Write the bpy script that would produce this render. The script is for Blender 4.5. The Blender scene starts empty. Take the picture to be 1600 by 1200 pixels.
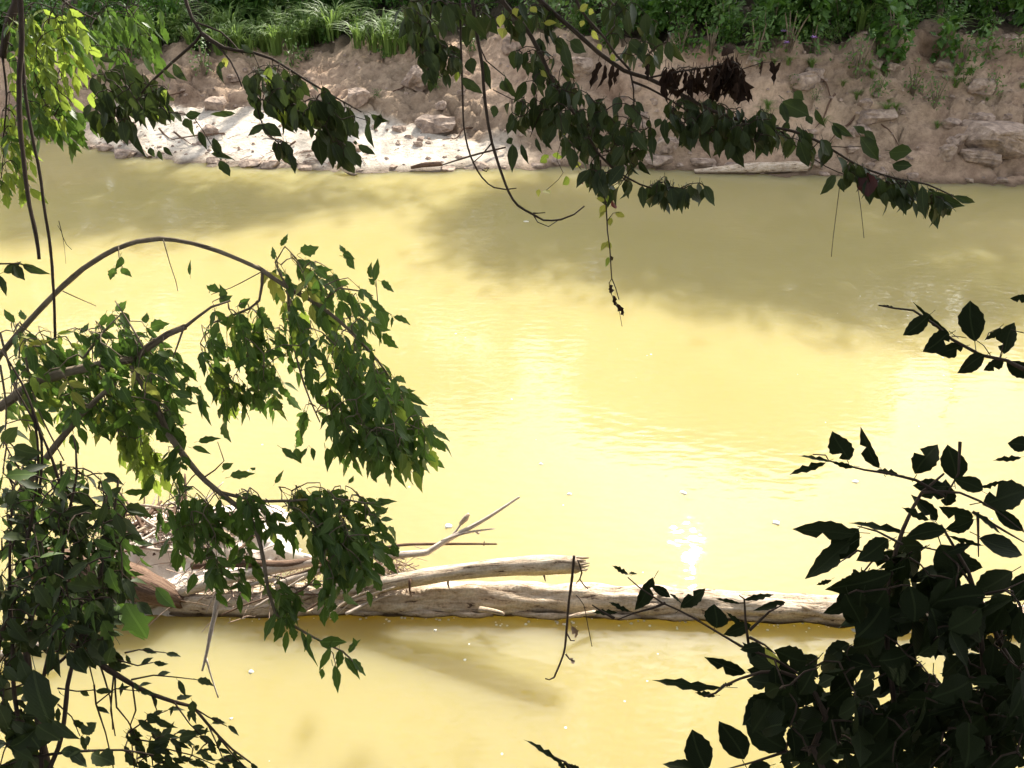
import bpy, bmesh, math, random
import numpy as np
from mathutils import Vector, Matrix, noise
random.seed(7)
rnd = random.random
def ru(a, b): return a + (b - a) * rnd()
S = bpy.context.scene
COL = S.collection
PI = math.pi

# ------------------------------------------------------------------ camera
PITCH = math.radians(30.0)
FPX = 800 / math.tan(math.radians(30))          # focal length in photo pixels (1600 wide)
CAM = Vector((0, 0, 5.0))
R_ = Vector((1, 0, 0))
F_ = Vector((0, math.cos(PITCH), -math.sin(PITCH)))
U_ = Vector((0, math.sin(PITCH), math.cos(PITCH)))
UP = Vector((0, 0, 1))
cd = bpy.data.cameras.new('camera'); cam = bpy.data.objects.new('camera', cd); COL.objects.link(cam)
cd.sensor_width = 36; cd.lens = 18 / math.tan(math.radians(30)); cd.clip_start = 0.05; cd.clip_end = 1000
cam.location = CAM; cam.rotation_euler = (PI / 2 - PITCH, 0, 0)
S.camera = cam

def at(px, py, d):
    return CAM + d * (F_ + (px - 800) / FPX * R_ - (py - 600) / FPX * U_)
def gnd(px, py, z=0.0):
    v = F_ + (px - 800) / FPX * R_ - (py - 600) / FPX * U_
    return CAM + v * ((z - CAM.z) / v.z)

# ------------------------------------------------------------------ light
vg = (gnd(1078, 866) - CAM).normalized()
SUN = Vector((vg.x, vg.y, -vg.z)).normalized()   # towards the sun: mirrored in the river at the glint
EL = math.asin(SUN.z); AZ = math.atan2(SUN.x, SUN.y)
w = bpy.data.worlds.new('World'); S.world = w; w.use_nodes = True
nt = w.node_tree; bg = nt.nodes['Background']
sky = nt.nodes.new('ShaderNodeTexSky'); sky.sky_type = 'NISHITA'; sky.sun_disc = False
sky.sun_elevation = EL; sky.sun_rotation = AZ
hs = nt.nodes.new('ShaderNodeHueSaturation'); hs.inputs['Saturation'].default_value = 0.32      # humid, whitish summer sky
nt.links.new(sky.outputs[0], hs.inputs['Color']); nt.links.new(hs.outputs[0], bg.inputs[0]); bg.inputs[1].default_value = 0.145
sky.dust_density = 1.6; sky.ozone_density = 0.2; sky.air_density = 0.8
sl = bpy.data.lights.new('sun', 'SUN'); sl.energy = 3.1; sl.angle = math.radians(0.7); sl.color = (1, 0.95, 0.84)
so = bpy.data.objects.new('sun', sl); COL.objects.link(so)
so.rotation_euler = SUN.to_track_quat('Z', 'Y').to_euler(); so.location = SUN * 60
S.view_settings.view_transform = 'Standard'; S.view_settings.look = 'None'
S.view_settings.gamma = 1; S.view_settings.use_curve_mapping = False
S.view_settings.exposure = 1.95
S.cycles.max_bounces = 8; S.cycles.transparent_max_bounces = 4
S.cycles.sample_clamp_indirect = 6
S.cycles.use_denoising = True

# ------------------------------------------------------------------ materials
def newmat(name):
    m = bpy.data.materials.new(name); m.use_nodes = True
    return m, m.node_tree, m.node_tree.nodes['Principled BSDF'], m.node_tree.nodes['Material Output']
def N(t, kind, **kw):
    n = t.nodes.new(kind)
    for k, v in kw.items():
        if k in n.inputs: n.inputs[k].default_value = v
        else: setattr(n, k, v)
    return n
def ramp(t, src, stops):
    r = t.nodes.new('ShaderNodeValToRGB'); e = r.color_ramp.elements
    while len(e) > 1: e.remove(e[-1])
    e[0].position = stops[0][0]; e[0].color = (*stops[0][1], 1)
    for p, c in stops[1:]:
        x = e.new(p); x.color = (*c, 1)
    t.links.new(src, r.inputs[0]); return r
def mixc(t, fac, a, b, mode='MIX'):
    n = t.nodes.new('ShaderNodeMix'); n.data_type = 'RGBA'; n.blend_type = mode
    if isinstance(fac, (int, float)): n.inputs[0].default_value = fac
    else: t.links.new(fac, n.inputs[0])
    for s, v in ((6, a), (7, b)):
        if isinstance(v, tuple): n.inputs[s].default_value = (*v, 1)
        else: t.links.new(v, n.inputs[s])
    return n.outputs[2]

def leaf_mat(name, dark, light, trans, tfac, rough=0.5, spec=0.35):
    m, t, p, o = newmat(name)
    oi = N(t, 'ShaderNodeObjectInfo'); g = N(t, 'ShaderNodeNewGeometry')
    a = N(t, 'ShaderNodeMath', operation='ADD'); fr = N(t, 'ShaderNodeMath', operation='FRACT')
    t.links.new(oi.outputs['Random'], a.inputs[0]); t.links.new(g.outputs['Random Per Island'], a.inputs[1]); t.links.new(a.outputs[0], fr.inputs[0])
    c = mixc(t, fr.outputs[0], dark, light)
    tc = N(t, 'ShaderNodeTexCoord'); no = N(t, 'ShaderNodeTexNoise', Scale=35.0, Detail=3.0)
    t.links.new(tc.outputs['Object'], no.inputs['Vector'])
    c2 = mixc(t, 0.35, c, ramp(t, no.outputs[0], [(0.3, (0.55, 0.5, 0.45)), (0.7, (1.2, 1.2, 1.0))]).outputs[0], 'MULTIPLY')
    uv = N(t, 'ShaderNodeUVMap'); sx = N(t, 'ShaderNodeSeparateXYZ'); t.links.new(uv.outputs[0], sx.inputs[0])
    su = N(t, 'ShaderNodeMath', operation='SUBTRACT'); su.inputs[1].default_value = 0.5; t.links.new(sx.outputs[0], su.inputs[0])
    ab = N(t, 'ShaderNodeMath', operation='ABSOLUTE'); t.links.new(su.outputs[0], ab.inputs[0])
    lt = N(t, 'ShaderNodeMath', operation='LESS_THAN'); lt.inputs[1].default_value = 0.035; t.links.new(ab.outputs[0], lt.inputs[0])
    c3 = mixc(t, lt.outputs[0], c2, tuple(min(1, 1.3 * v) for v in light))
    t.links.new(c3, p.inputs['Base Color']); p.inputs['Roughness'].default_value = rough; p.inputs['Specular IOR Level'].default_value = spec
    # veins as fine relief
    wv = N(t, 'ShaderNodeTexWave', Scale=7.0, Distortion=1.2); wv.bands_direction = 'DIAGONAL'; t.links.new(uv.outputs[0], wv.inputs['Vector'])
    bu = N(t, 'ShaderNodeBump', Strength=0.12, Distance=0.004); t.links.new(wv.outputs[0], bu.inputs['Height']); t.links.new(bu.outputs[0], p.inputs['Normal'])
    if tfac > 0:
        tr = N(t, 'ShaderNodeBsdfTranslucent'); tr.inputs[0].default_value = (*trans, 1)
        t.links.new(mixc(t, fr.outputs[0], tuple(v * 0.75 for v in trans), trans), tr.inputs[0])
        mx = N(t, 'ShaderNodeMixShader'); mx.inputs[0].default_value = tfac
        t.links.new(p.outputs[0], mx.inputs[1]); t.links.new(tr.outputs[0], mx.inputs[2]); t.links.new(mx.outputs[0], o.inputs[0])
    return m
M = {}
M['box'] = leaf_mat('boxelder_leaf', (0.045, 0.085, 0.018), (0.10, 0.155, 0.035), (0.13, 0.24, 0.035), 0.34)
M['young'] = leaf_mat('young_leaf', (0.08, 0.125, 0.025), (0.16, 0.21, 0.05), (0.34, 0.45, 0.06), 0.5)
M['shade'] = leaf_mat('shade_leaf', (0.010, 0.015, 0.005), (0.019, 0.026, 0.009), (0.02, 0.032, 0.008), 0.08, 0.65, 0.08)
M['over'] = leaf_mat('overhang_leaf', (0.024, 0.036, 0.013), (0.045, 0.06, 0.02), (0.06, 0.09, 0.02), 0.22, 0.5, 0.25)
M['yellow'] = leaf_mat('yellow_leaf', (0.22, 0.24, 0.05), (0.34, 0.33, 0.08), (0.42, 0.44, 0.08), 0.5)
M['red'] = leaf_mat('red_leaf', (0.12, 0.025, 0.015), (0.2, 0.04, 0.02), (0.2, 0.03, 0.02), 0.3)
M['maroon'] = leaf_mat('maroon_leaf', (0.045, 0.014, 0.011), (0.07, 0.02, 0.015), (0.08, 0.015, 0.01), 0.25)
M['dead'] = leaf_mat('dead_leaf', (0.022, 0.013, 0.010), (0.05, 0.028, 0.018), (0.03, 0.015, 0.01), 0.1, 0.8, 0.1)
M['far'] = leaf_mat('far_leaf', (0.045, 0.105, 0.016), (0.085, 0.17, 0.03), (0.10, 0.22, 0.025), 0.35)
M['farlight'] = leaf_mat('far_light_leaf', (0.08, 0.15, 0.035), (0.14, 0.23, 0.06), (0.14, 0.25, 0.04), 0.35)
M['grass'] = leaf_mat('grass_blade', (0.10, 0.18, 0.035), (0.19, 0.28, 0.07), (0.24, 0.36, 0.08), 0.4)
M['canopy'] = leaf_mat('canopy_leaf', (0.03, 0.055, 0.015), (0.05, 0.09, 0.025), (0.06, 0.11, 0.02), 0.2)

def bark_mat(name, c0, c1, c2, sl=6.0, rough=0.85, bump=0.6, dist=0.02, lo=0.36):
    m, t, p, o = newmat(name)
    uv = N(t, 'ShaderNodeUVMap'); mp = N(t, 'ShaderNodeMapping'); mp.inputs['Scale'].default_value = (2.2, sl * 2, 1); t.links.new(uv.outputs[0], mp.inputs[0])
    n1 = N(t, 'ShaderNodeTexNoise', Scale=3.0, Detail=10.0, Roughness=0.7, Distortion=0.4); t.links.new(mp.outputs[0], n1.inputs['Vector'])
    n2 = N(t, 'ShaderNodeTexNoise', Scale=2.6, Detail=7.0, Roughness=0.7); t.links.new(uv.outputs[0], n2.inputs['Vector'])
    n3 = N(t, 'ShaderNodeTexNoise', Scale=60.0, Detail=4.0); t.links.new(uv.outputs[0], n3.inputs['Vector'])
    r1 = ramp(t, n1.outputs[0], [(lo, c0), (lo + 0.07, c1), (0.66, c2)])
    c = mixc(t, 0.6, r1.outputs[0], ramp(t, n2.outputs[0], [(0.36, (0.45, 0.4, 0.36)), (0.5, (1, 0.97, 0.93)), (0.7, (1.2, 1.2, 1.15))]).outputs[0], 'MULTIPLY')
    c = mixc(t, 0.5, c, ramp(t, n3.outputs[0], [(0.35, (0.7, 0.7, 0.7)), (0.6, (1.1, 1.1, 1.1))]).outputs[0], 'MULTIPLY')
    ge = N(t, 'ShaderNodeNewGeometry'); sz = N(t, 'ShaderNodeSeparateXYZ'); t.links.new(ge.outputs['Position'], sz.inputs[0])
    wz = N(t, 'ShaderNodeMath', operation='MULTIPLY_ADD'); wz.inputs[1].default_value = -0.05; t.links.new(n2.outputs[0], wz.inputs[0]); t.links.new(sz.outputs[2], wz.inputs[2])
    c = mixc(t, 1.0, c, ramp(t, wz.outputs[0], [(0.0, (0.25, 0.22, 0.2)), (0.03, (1, 1, 1))]).outputs[0], 'MULTIPLY')   # soaked at the waterline
    t.links.new(c, p.inputs['Base Color']); p.inputs['Roughness'].default_value = rough; p.inputs['Specular IOR Level'].default_value = 0.2
    ad = N(t, 'ShaderNodeMath', operation='MULTIPLY_ADD'); ad.inputs[1].default_value = 0.7; t.links.new(n2.outputs[0], ad.inputs[0]); t.links.new(n1.outputs[0], ad.inputs[2])
    b = N(t, 'ShaderNodeBump', Strength=bump, Distance=dist); t.links.new(ad.outputs[0], b.inputs['Height']); t.links.new(b.outputs[0], p.inputs['Normal'])
    return m
M['log'] = bark_mat('bleached_log', (0.09, 0.055, 0.04), (0.54, 0.41, 0.285), (0.74, 0.64, 0.52), 6.0, 0.85, 0.9, 0.035)
M['pole'] = bark_mat('bleached_pole', (0.22, 0.16, 0.12), (0.50, 0.41, 0.33), (0.62, 0.54, 0.46), 8)
M['bark'] = bark_mat('live_bark', (0.06, 0.045, 0.03), (0.17, 0.13, 0.09), (0.26, 0.21, 0.15), 10, 0.85, 0.4, 0.006)
M['twig'] = bark_mat('dark_twig', (0.02, 0.014, 0.010), (0.05, 0.034, 0.024), (0.08, 0.055, 0.04), 10, 0.85, 0.3, 0.004)
M['mudlog'] = bark_mat('muddy_root', (0.04, 0.022, 0.014), (0.12, 0.07, 0.045), (0.2, 0.13, 0.09))

def rock_mat():
    m, t, p, o = newmat('bank_rock')
    tc = N(t, 'ShaderNodeTexCoord')
    n1 = N(t, 'ShaderNodeTexNoise', Scale=4.0, Detail=9.0, Roughness=0.7); t.links.new(tc.outputs['Object'], n1.inputs['Vector'])
    n2 = N(t, 'ShaderNodeTexNoise', Scale=14.0, Detail=6.0, Roughness=0.6); t.links.new(tc.outputs['Object'], n2.inputs['Vector'])
    r = ramp(t, n1.outputs[0], [(0.34, (0.15, 0.11, 0.085)), (0.5, (0.33, 0.24, 0.18)), (0.68, (0.47, 0.36, 0.28))])
    c = mixc(t, 0.5, r.outputs[0], ramp(t, n2.outputs[0], [(0.35, (0.5, 0.47, 0.45)), (0.65, (1.25, 1.25, 1.2))]).outputs[0], 'MULTIPLY')
    t.links.new(c, p.inputs['Base Color']); p.inputs['Roughness'].default_value = 0.9
    b = N(t, 'ShaderNodeBump', Strength=0.7, Distance=0.05); t.links.new(n2.outputs[0], b.inputs['Height']); t.links.new(b.outputs[0], p.inputs['Normal'])
    return m
M['rock'] = rock_mat()
def soil_mat():
    m, t, p, o = newmat('bank_soil')
    tc = N(t, 'ShaderNodeTexCoord')
    n1 = N(t, 'ShaderNodeTexNoise', Scale=0.9, Detail=9.0, Roughness=0.62); t.links.new(tc.outputs['Object'], n1.inputs['Vector'])
    n2 = N(t, 'ShaderNodeTexNoise', Scale=7.0, Detail=10.0, Roughness=0.75); t.links.new(tc.outputs['Object'], n2.inputs['Vector'])
    n3 = N(t, 'ShaderNodeTexNoise', Scale=0.35, Detail=3.0); t.links.new(tc.outputs['Object'], n3.inputs['Vector'])
    clay = ramp(t, n1.outputs[0], [(0.32, (0.26, 0.16, 0.105)), (0.47, (0.50, 0.345, 0.235)), (0.66, (0.66, 0.47, 0.32))]).outputs[0]
    clay = mixc(t, ramp(t, n3.outputs[0], [(0.4, (0, 0, 0)), (0.6, (1, 1, 1))]).outputs[0], clay, mixc(t, 0.5, clay, (0.22, 0.17, 0.11)))
    sand = ramp(t, n1.outputs[0], [(0.35, (0.50, 0.42, 0.33)), (0.55, (0.72, 0.64, 0.53))]).outputs[0]
    at_ = N(t, 'ShaderNodeAttribute', attribute_name='sand'); sp = N(t, 'ShaderNodeSeparateColor'); t.links.new(at_.outputs['Color'], sp.inputs[0])
    c = mixc(t, sp.outputs[0], clay, sand)
    c = mixc(t, sp.outputs[1], c, (0.13, 0.085, 0.05))           # wet margin
    c = mixc(t, sp.outputs[2], c, (0.045, 0.035, 0.02))          # leaf-mould under the plants
    c = mixc(t, 0.65, c, ramp(t, n2.outputs[0], [(0.33, (0.5, 0.47, 0.45)), (0.55, (1.2, 1.2, 1.2))]).outputs[0], 'MULTIPLY')
    t.links.new(c, p.inputs['Base Color']); p.inputs['Roughness'].default_value = 0.9; p.inputs['Specular IOR Level'].default_value = 0.2
    b = N(t, 'ShaderNodeBump', Strength=1.0, Distance=0.12); t.links.new(n2.outputs[0], b.inputs['Height']); t.links.new(b.outputs[0], p.inputs['Normal'])
    return m
M['soil'] = soil_mat()
def water_mat():
    m, t, p, o = newmat('muddy_water')
    tc = N(t, 'ShaderNodeTexCoord')
    n1 = N(t, 'ShaderNodeTexNoise', Scale=0.35, Detail=5.0, Roughness=0.55); t.links.new(tc.outputs['Object'], n1.inputs['Vector'])
    c = ramp(t, n1.outputs[0], [(0.3, (0.31, 0.258, 0.106)), (0.7, (0.34, 0.284, 0.126))])
    t.links.new(c.outputs[0], p.inputs['Base Color'])
    p.inputs['Subsurface Weight'].default_value = 1.0
    p.inputs['Subsurface Radius'].default_value = (1.0, 0.9, 0.5); p.inputs["Subsurface Scale"].default_value = 2.4
    p.inputs['Roughness'].default_value = 0.01; p.inputs['IOR'].default_value = 1.33; p.inputs['Specular IOR Level'].default_value = 0.24
    mp = N(t, 'ShaderNodeMapping'); mp.inputs['Scale'].default_value = (1.0, 2.2, 1); t.links.new(tc.outputs['Object'], mp.inputs[0])
    n2 = N(t, 'ShaderNodeTexNoise', Scale=5.0, Detail=1.0, Roughness=0.4); t.links.new(mp.outputs[0], n2.inputs['Vector'])
    n3 = N(t, 'ShaderNodeTexNoise', Scale=0.5, Detail=2.0); t.links.new(mp.outputs[0], n3.inputs['Vector'])
    ad = N(t, 'ShaderNodeMath', operation='MULTIPLY_ADD'); ad.inputs[1].default_value = 3.0; t.links.new(n3.outputs[0], ad.inputs[0]); t.links.new(n2.outputs[0], ad.inputs[2])
    b = N(t, 'ShaderNodeBump', Strength=0.15, Distance=0.02); t.links.new(ad.outputs[0], b.inputs['Height']); t.links.new(b.outputs[0], p.inputs['Normal'])
    return m
M['water'] = water_mat()
def plain(name, c, rough=0.6):
    m, t, p, o = newmat(name)
    tc = N(t, 'ShaderNodeTexCoord'); n = N(t, 'ShaderNodeTexNoise', Scale=30.0, Detail=4.0); t.links.new(tc.outputs['Object'], n.inputs['Vector'])
    t.links.new(ramp(t, n.outputs[0], [(0.3, tuple(v * 0.8 for v in c)), (0.7, tuple(min(1, v * 1.15) for v in c))]).outputs[0], p.inputs['Base Color'])
    p.inputs['Roughness'].default_value = rough
    return m
M['fleck'] = plain('pale_fleck', (0.75, 0.72, 0.62))
M['petal'] = plain('purple_petal', (0.32, 0.16, 0.42))
M['debris'] = plain('dry_debris', (0.30, 0.21, 0.15), 0.9)

# ------------------------------------------------------------------ builders
def mk(name, verts, faces, mat, parent=None, base=None, uv=None, smooth=True):
    me = bpy.data.meshes.new(name)
    if base is not None: verts = [Vector(v) - base for v in verts]
    me.from_pydata([tuple(v) for v in verts], [], faces)
    if uv is not None:
        l = me.uv_layers.new(name='UVMap')
        vi = np.empty(len(me.loops), dtype=np.int32); me.loops.foreach_get('vertex_index', vi)
        l.data.foreach_set('uv', np.asarray(uv, dtype=np.float32)[vi].ravel())
    me.materials.append(mat)
    if smooth: me.polygons.foreach_set('use_smooth', np.ones(len(me.polygons), dtype=bool))
    o = bpy.data.objects.new(name, me); COL.objects.link(o)
    if parent is not None: o.parent = parent
    elif base is not None: o.location = base
    return o
def tag(o, label=None, cat=None, group=None, kind=None):
    if label: o['label'] = label
    if cat: o['category'] = cat
    if group: o['group'] = group
    if kind: o['kind'] = kind
    return o
def thing(name, label, cat, loc, group=None):
    o = bpy.data.objects.new(name, None); COL.objects.link(o); o.location = loc; o.empty_display_size = 0.1
    return tag(o, label, cat, group)

def smoothpath(pts, radii, step):
    P = [Vector(p) for p in pts]; out = []; rr = []
    n = len(P)
    for i in range(n - 1):
        p0, p1, p2, p3 = P[max(i - 1, 0)], P[i], P[i + 1], P[min(i + 2, n - 1)]
        k = max(1, int((p2 - p1).length / step))
        for j in range(k):
            t = j / k; t2 = t * t; t3 = t2 * t
            out.append(0.5 * (2 * p1 + (p2 - p0) * t + (2 * p0 - 5 * p1 + 4 * p2 - p3) * t2 + (3 * p1 - p0 - 3 * p2 + p3) * t3))
            rr.append(radii[i] + (radii[i + 1] - radii[i]) * t)
    out.append(P[-1]); rr.append(radii[-1])
    return out, rr

class Geo:
    def __init__(s): s.v = []; s.f = []; s.uv = []
    def tube(s, pts, radii, sides=6, step=0.05, rough=0.0, nf=6.0, ridges=0.0, jag=0.0, cap=True):
        P, rr = smoothpath(pts, radii, step)
        b = len(s.v); n = len(P); L = 0
        t0 = (P[1] - P[0]).normalized()
        nrm = t0.orthogonal().normalized()
        off = Vector((rnd() * 50, rnd() * 50, rnd() * 50))
        for i, p in enumerate(P):
            t = (P[min(i + 1, n - 1)] - P[max(i - 1, 0)]).normalized()
            nrm = (nrm - t * nrm.dot(t)).normalized(); bn = t.cross(nrm)
            if i: L += (P[i] - P[i - 1]).length
            for j in range(sides):
                a = 2 * PI * j / sides
                d = nrm * math.cos(a) + bn * math.sin(a)
                r = rr[i]
                if rough: r *= 1 + rough * noise.noise(p * nf + d * 0.8 + off)
                if ridges: r *= 1 + ridges * noise.noise(Vector((L * 1.6, 3.2 * math.cos(a) + off.x, 3.2 * math.sin(a)))) + ridges * 0.5 * noise.noise(Vector((L * 5, 7 * math.cos(a) + off.x, 7 * math.sin(a))))
                q = p + d * r
                if jag and (i == n - 1): q = q + t * jag * (noise.noise(d * 3 + off) + 0.3 * ru(-1, 1))
                s.v.append(q); s.uv.append((L, j / sides * 2 * PI * rr[0] if j <= sides / 2 else (1 - j / sides) * 2 * PI * rr[0]))
        for i in range(n - 1):
            for j in range(sides):
                a, c = b + i * sides + j, b + i * sides + (j + 1) % sides
                s.f.append((a, c, c + sides, a + sides))
        if cap:
            s.f.append(tuple(b + j for j in range(sides))[::-1])
            s.f.append(tuple(b + (n - 1) * sides + j for j in range(sides)))
        return P
    def add(s, verts, faces, uv, mat):
        b = len(s.v)
        s.v.extend(mat @ v for v in verts); s.uv.extend(uv); s.f.extend(tuple(i + b for i in f) for f in faces)
    def build(s, name, mat, parent=None, base=None, smooth=True):
        return mk(name, s.v, s.f, mat, parent, base, s.uv, smooth)

# leaves: blade folded along a midrib with a toothed outline, curled, on a short stalk; unit length along +Y
def leaf_geo(n, width, peak, tooth, fold, curl, twist, bites=0, seed=0, stalk=0.22, lobes=None, wave=0.0):
    r = random.Random(seed)
    V, Fc, UV = [], [], []
    bite = {(r.choice((0, 1)), r.randint(2, n - 2)): r.uniform(0.2, 0.55) for _ in range(bites)}
    mids, L, Rr = [], [], []
    def bend(x, y):
        a = twist * y; z = abs(x) * fold - curl * y * y + wave * math.sin(9 * y + seed) * (0.3 + abs(x) * 2)
        return Vector((x * math.cos(a) + 0.06 * math.sin(3 * y + seed), y, z + x * math.sin(a)))
    for i in range(n + 1):
        y = i / n
        mids.append(len(V)); V.append(bend(0, y)); UV.append((0.5, y))
        if 0 < i < n:
            if y < peak: wv = math.sin(y / peak * PI / 2) ** 0.75
            else: wv = math.cos((y - peak) / (1 - peak) * PI / 2) ** (0.95 if width > 0.53 else 1.3)
            for side, lst in ((0, L), (1, Rr)):
                ww = width * wv * (1 + tooth * (1 if i % 2 else -1) + tooth * r.uniform(-0.6, 0.6))
                if lobes: ww *= lobes[min(len(lobes) - 1, int(y * len(lobes)))]
                if (side, i) in bite: ww *= bite[(side, i)]
                yy = y + (tooth * 0.08 if i % 2 else 0)
                x = -ww / 2 if side == 0 else ww / 2
                lst.append(len(V)); V.append(bend(x, yy)); UV.append((0.5 + x / width, y))
    for lst, flip in ((L, False), (Rr, True)):
        for i in range(n):
            if i == 0: f = (mids[0], mids[1], lst[0])
            elif i == n - 1: f = (mids[i], mids[n], lst[i - 1])
            else: f = (mids[i], mids[i + 1], lst[i], lst[i - 1])
            Fc.append(f if not flip else f[::-1])
    if stalk:
        b = len(V); s = 0.012
        for y, zz in ((0.02, 0), (-stalk, 0.03)):
            for a in range(3):
                V.append(Vector((s * math.cos(a * 2.1), y, zz + s * math.sin(a * 2.1)))); UV.append((0.5, 0))
        for a in range(3): Fc.append((b + a, b + (a + 1) % 3, b + 3 + (a + 1) % 3, b + 3 + a))
    return V, Fc, UV
LG = {}
LG['broad'] = [leaf_geo(11, 0.62, 0.45, 0.042, 0.25, 0.12, 0.2, 0, 1), leaf_geo(11, 0.58, 0.42, 0.063, 0.35, 0.25, -0.4, 1, 2), leaf_geo(11, 0.66, 0.5, 0.049, 0.15, 0.05, 0.3, 0, 3), leaf_geo(11, 0.56, 0.45, 0.056, 0.3, 0.2, 0.5, 1, 4, wave=0.02)]
LG['wavy'] = [leaf_geo(9, 0.3, 0.5, 0.16, 0.3, 0.1, 0.6, 1, 11, wave=0.03), leaf_geo(9, 0.34, 0.45, 0.2, 0.2, 0.2, -0.5, 1, 12, wave=0.03)]
LG['leaflet'] = [leaf_geo(8, 0.36, 0.36, 0.08, 0.3, 0.2, 0.3, 0, 21), leaf_geo(8, 0.42, 0.34, 0.14, 0.25, 0.4, -0.4, 0, 22), leaf_geo(8, 0.30, 0.38, 0.05, 0.4, 0.1, 0.5, 0, 23), leaf_geo(8, 0.44, 0.36, 0.16, 0.2, 0.3, 0.2, 0, 24), leaf_geo(8, 0.34, 0.4, 0.1, 0.35, -0.2, -0.7, 0, 25)]
LG['oval'] = [leaf_geo(7, 0.5, 0.42, 0.04, 0.3, 0.2, 0.2, 0, 31), leaf_geo(7, 0.46, 0.45, 0.05, 0.4, 0.35, -0.5, 0, 32), leaf_geo(7, 0.56, 0.4, 0.06, 0.2, 0.1, 0.4, 0, 33)]
LG['dead'] = [leaf_geo(7, 0.34, 0.5, 0.25, 0.9, 0.25, 1.2, 1, 41), leaf_geo(7, 0.4, 0.6, 0.3, 1.1, -0.2, -1.4, 2, 42), leaf_geo(7, 0.28, 0.55, 0.2, 0.7, 0.5, 0.8, 1, 43)]
LG['lobed'] = [leaf_geo(9, 0.8, 0.4, 0.06, 0.15, 0.15, 0.2, 0, 51, lobes=(0.9, 1.05, 0.75, 1.1, 0.8, 0.9)), leaf_geo(9, 0.85, 0.38, 0.08, 0.2, 0.3, -0.3, 1, 52, lobes=(0.8, 1.15, 0.65, 1.05, 0.7, 0.9))]
LG['mini'] = [leaf_geo(4, 0.5, 0.45, 0.0, 0.3, 0.25, 0.2, 0, 61, 0), leaf_geo(4, 0.6, 0.4, 0.0, 0.2, 0.15, -0.2, 0, 62, 0)]
MESH = {}
def leaf_mesh(kind, k, mat):
    key = (kind, k, mat)
    if key not in MESH:
        V, Fc, UV = LG[kind][k]
        o = mk('leaf', V, Fc, M[mat], uv=UV); MESH[key] = o.data; bpy.data.objects.remove(o)
    return MESH[key]
def frame(pos, d, nrm, size, wide=1.0):
    d = d.normalized(); nrm = nrm - d * nrm.dot(d)
    if nrm.length < 1e-4: nrm = d.orthogonal()
    nrm.normalize(); x = d.cross(nrm)
    m = Matrix((x * size * wide, d * size, nrm * size)).transposed().to_4x4(); m.translation = pos
    return m
def rv(): return Vector((ru(-1, 1), ru(-1, 1), ru(-1, 1)))
def inpoly(x, y, poly):
    c = False; j = len(poly) - 1
    for i in range(len(poly)):
        xi, yi = poly[i]; xj, yj = poly[j]
        if (yi > y) != (yj > y) and x < (xj - xi) * (y - yi) / (yj - yi) + xi: c = not c
        j = i
    return c

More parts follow.
